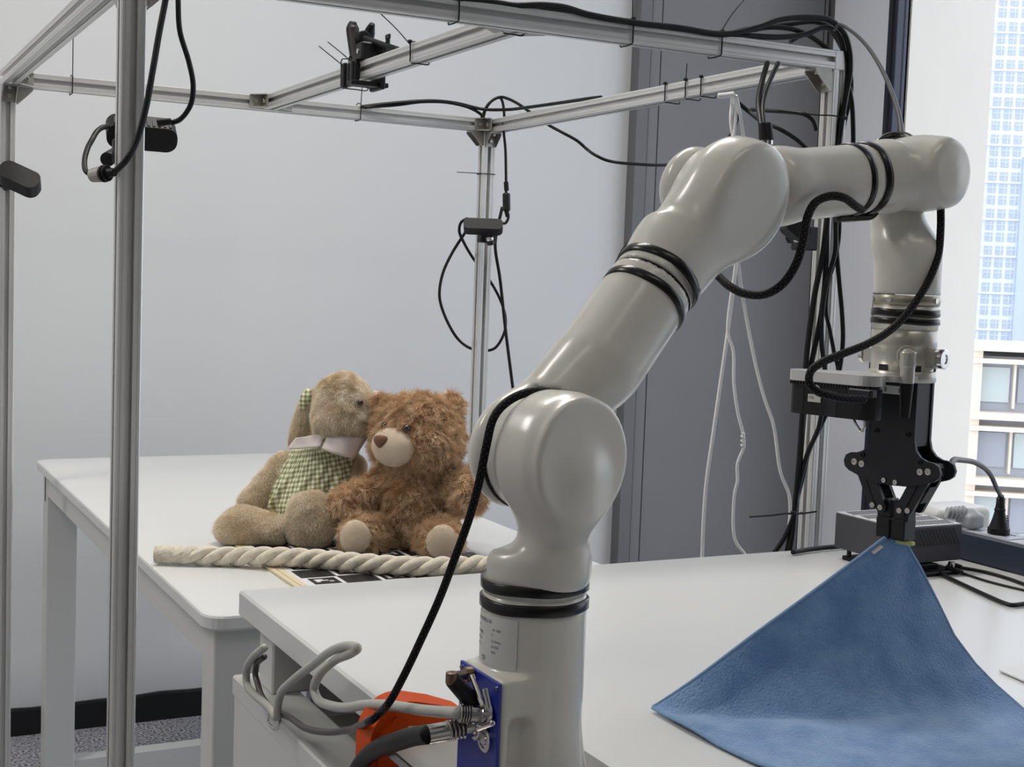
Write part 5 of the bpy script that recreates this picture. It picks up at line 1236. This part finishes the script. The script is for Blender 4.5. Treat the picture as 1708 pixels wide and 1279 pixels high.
for i, l in enumerate(([(1280, 105), (1270, 140), (1265, 170), (1268, 200), (1272, 222)], [(1298, 105), (1282, 140), (1273, 170), (1273, 200), (1277, 222)])):
    cable('hanging_cable', dp(l, [2.05, 2.02, 2.0, 1.97, 1.95]), 0.0042 if i == 0 else 0.0036, M_rub, ['left black cable hanging from the front beam to the plugs behind the elbow', 'right black cable hanging from the front beam to the plugs behind the elbow'][i])
    a, b = P(1272+8*i, 205, 1.95), P(1274+9*i, 234, 1.95); obj('plug_body', rod(a, b, 0.0062, 0.0072, bev=0.001, seg=14), M_blk, pd); obj('plug_tip', rod(b, b-UP*0.006, 0.0052, seg=14), M_chrome, pd)
cable('door_cable', dp([(1253, 183), (1290, 185), (1318, 187), (1343, 191), (1356, 201), (1362, 218)], [2.3, 2.25, 2.22, 2.2, 2.2, 2.2]), 0.0036, M_rub, 'upper black cable between the right beam and the right post')
cable('door_cable', dp([(1232, 172), (1250, 187), (1270, 202), (1300, 215), (1328, 232), (1346, 248)], [2.25, 2.25, 2.22, 2.2, 2.2, 2.2]), 0.0036, M_rub, 'lower black cable slanting down from the right beam behind the arm')
# white cables
Wd_ = 2.17
cable('white_cable', dp([(1222, 158), (1221, 172), (1219, 200), (1224, 240), (1230, 330), (1229, 425), (1215, 544), (1201, 643), (1189, 727), (1177, 816), (1171, 932), (1171, 990)], [2.12]+[Wd_]*11), 0.0029, M_whitecab, 'leftmost of the hanging white cables, straight down to the desk edge')
cable('white_cable', dp([(1224, 158), (1228, 185), (1223, 240), (1224, 330), (1228, 425), (1214, 553), (1223, 586), (1224, 638), (1231, 690), (1239, 722), (1241, 743), (1230, 774), (1230, 802), (1225, 825), (1226, 900), (1243, 925), (1262, 950)], [2.12]+[Wd_-0.004]*16), 0.0026, M_whitecab, 'middle hanging white cable with a knotted splice')
cable('white_cable', dp([(1228, 160), (1236, 200), (1241, 243), (1238, 330), (1231, 425), (1250, 558), (1274, 661), (1290, 708), (1302, 788), (1316, 825), (1318, 854), (1316, 880)], [2.12]+[Wd_+0.004]*11), 0.0029, M_whitecab, 'rightmost hanging white cable slanting to the right post')
kp = [P(1239+2.6*math.sin(i*1.9), 722+i*2.2, Wd_-0.004-0.004*math.cos(i*1.9)) for i in range(11)]
tag(obj('splice_tie', tube(kp, 0.0016, 8), M_whitecab, None, True), 'white twisted tie around the knot of the middle white cable', 'tie')
wk = P(1208, 160, 2.12)
tag(obj('white_tape_wrap', tube([P(1198, 160, 2.12), P(1210, 159, 2.12), P(1224, 157, 2.12)], 0.0045, 10), M_whitecab, None, True), 'white tape wrapped round the cables under the right beam', 'tape')
# cables on the desk
def onz_(l, z=0.8535): return [PZ(x, y, z) for x, y in l]
cable('desk_cable', onz_([(1534, 949), (1553, 949), (1575, 960), (1613, 978), (1650, 995), (1676, 1006), (1688, 1009), (1708, 1007), (1760, 1003)], 0.8532), 0.0026, M_rub, 'thickest black cable curving across the desk at the right edge')
cable('desk_cable', onz_([(1590, 952), (1605, 956), (1650, 970), (1708, 984), (1780, 998)], 0.8518), 0.0015, M_rub, 'thin black cable on the desk from the stand to the right')
cable('desk_cable', onz_([(1590, 944), (1601, 946), (1640, 953), (1680, 964), (1708, 974), (1760, 992)], 0.8525), 0.0021, M_rub, 'black cable along the foot of the power strip')
pr_ = thing('cable_plug', (1.27, 1.24, 0.85), 'two black plugs lying beside the black stand', 'plug')
a, b = PZ(1578, 946, 0.8575), PZ(1606, 955, 0.8545); obj('plug_body', rod(a, b, 0.0036, 0.0028, bev=0.0006, seg=10), M_blk, pr_)
a, b = PZ(1582, 940, 0.8575), PZ(1604, 946, 0.8555); obj('plug_body', rod(a, b, 0.0038, 0.003, bev=0.0006, seg=10), M_blk, pr_)
cable('desk_cable', [PZ(x, y, 0.8545) for x, y in ((1322, 921), (1345, 917), (1368, 914), (1403, 911), (1425, 910))], 0.0032, M_rub, 'black cable on the desk running left from behind the charcoal box')
cable('gripper_cable', [gp(0.045, GZ-0.070, -0.012), P(1590, 768, 1.2), P(1602, 767, 1.3), P(1628, 772, 1.42), P(1651, 790, 1.58), P(1662, 813, 1.68), pc+UP*0.05], 0.0028, M_rub, 'black mains cable arching from behind the gripper to the plug')
# hoses taped on wrist top
tag(obj('tape_patch', tube(dp([(1460, 250), (1466, 240), (1477, 232), (1492, 228), (1508, 229), (1522, 236)], [1.145, 1.15, 1.155, 1.155, 1.15, 1.14]), 0.0046, 10), M_tape, None, True), 'black tape lump on top of the wrist joint where the thin cable lands', 'tape')
fl_ = E_+u2*(T2+0.004)-UP*0.0300; tag(obj('tape_tail', tube([fl_-u2*0.022+NG*0.008, fl_-u2*0.004, fl_+u2*0.012+NG*0.003, fl_+u2*0.022+NG*0.006+UP*0.006], 0.0040, 10), M_tape, None, True), 'loose black tape tail under the forearm bands', 'tape')

# ================================================================ cable ties
def tie(label, loop, tail, r=0.0011, head=None):
    parts = [tube(loop, r, 6, 8*len(loop))]
    if tail is not None: parts.append(tube(tail, r*0.9, 6, 12))
    if head is not None: parts.append(obox(head, np.eye(3), (0.003, 0.003, 0.0025), 0.0006))
    return tag(obj('cable_tie', join(*parts)[:2], M_rub, None, True), label, 'cable tie', 'black cable ties on the frame')
def ring_beamX(x, z=ZB, y=C1[1], g=0.0168): # loop around a beam running along X
    return [np.array([x+0.003*0, y-g, z-g]), np.array([x, y-g-0.0005, z]), np.array([x, y-g, z+g]), np.array([x, y, z+g+0.004]), np.array([x, y+g, z+g]), np.array([x, y+g, z-g]), np.array([x, y, z-g-0.001]), np.array([x, y-g, z-g])]
def poly_ring(pts): # straight sided
    out = []
    for a, b in zip(pts[:-1], pts[1:]): out += [a*(1-t)+b*t for t in (0.05, 0.5, 0.95)]
    return out
for px, lb_, tl in ((765, 'cable tie on the front beam above the far corner', None), (1055, 'cable tie on the front beam where the grey door begins', [(1055, 38), (1056, -20)]), (1203, 'cable tie near the right end of the front beam with a slanting tail', [(1203, 52), (1220, 25), (1242, -2)])):
    xx = PY(px, 40+0.13*(px-860), C1[1]-0.016)[0]; tie(lb_, poly_ring(ring_beamX(xx)), None if tl is None else yb(tl, C1[1]-0.017), head=(xx, C1[1]-0.016, ZB+0.018))
def ring_beamY(x, y, z=ZB, g=0.0168): return [np.array([x-g, y, z-g]), np.array([x-g, y, z+g]), np.array([x+g, y, z+g]), np.array([x+g, y, z-g]), np.array([x-g, y, z-g])]
for px, py, lb_, tl in ((684, 90, 'cable tie on the middle beam with a long tail up to the left', [(684, 74), (660, 47), (633, 21)]), (577, 125, 'left cable tie on the spring clamp', [(575, 112), (553, 94), (532, 77)]), (590, 121, 'right cable tie on the spring clamp', [(591, 107), (569, 88), (547, 70)]), (838, 45, 'cable tie on the middle beam below the front beam', None)):
    q = PX(px, py, 0.858); g_ = 0.0168 if px > 650 else 0.026
    tie(lb_, poly_ring([v for v in ring_beamY(0.875, q[1], g=g_)]), None if tl is None else [PX(x, y, 0.855) for x, y in tl], head=(0.857, q[1], ZB+0.017))
for px, py, tl in ((1110, 150, None), (1143, 143, [(1144, 134), (1146, 106)]), (1168, 138, None)):
    q = PX(px, py, 1.410); xx = 1.409+(2.885-q[1])*0.0234
    tie({1110: 'leftmost of three cable ties on the right beam', 1143: 'middle of three cable ties on the right beam, with upright tail', 1168: 'rightmost of three cable ties on the right beam'}[px], poly_ring(ring_beamY(xx, q[1], ZB-0.004)), None if tl is None else [PX(x, y, xx-0.017) for x, y in tl], head=(xx-0.017, q[1], ZB+0.014))
for px, ty, lb_, Yc, bot in ((121, 62, 'cable tie on the back beam at the far left with a long upright tail', C2[1], 157), (603, 145, 'cable tie on the back beam below the spring clamp', C2[1], 203)):
    q = PY(px, 140, Yc-0.0168); tp = PY(px+1, ty, Yc-0.0168); tie(lb_, poly_ring(ring_beamX(q[0], ZB-0.002, Yc)), [np.array([q[0], Yc-0.0168, ZB+0.015]), tp])
q = PY(800, 289, C3[1]-0.0165); tie('cable tie round the far corner post with a tail to the left', poly_ring([np.array([C3[0]-0.0165, C3[1]-0.0165, q[2]]), np.array([C3[0]+0.0165, C3[1]-0.0165, q[2]]), np.array([C3[0]+0.0165, C3[1]+0.0165, q[2]]), np.array([C3[0]-0.0165, C3[1]+0.0165, q[2]]), np.array([C3[0]-0.0165, C3[1]-0.0165, q[2]])]), [np.array([C3[0]-0.0165, C3[1]-0.0165, q[2]]), PY(762, 287, C3[1]-0.0165)])
tie('cable tie holding the bundle to the right post below the corner', [P(1364, 192, 2.09), P(1390, 193, 2.085), P(1411, 197, 2.08)], [P(1364, 192, 2.09), P(1330, 188, 2.09), P(1297, 184, 2.09)], head=P(1410, 197, 2.08))
tie('cable tie gathering the bundle low on the right post', [P(1312, 856, 2.09), P(1325, 857, 2.08), P(1338, 855, 2.09)], [P(1250, 862, 2.09), P(1290, 859, 2.09), P(1312, 856, 2.09), P(1330, 857, 2.085), P(1362, 853, 2.09)], r=0.0016, head=P(1323, 855, 2.08))
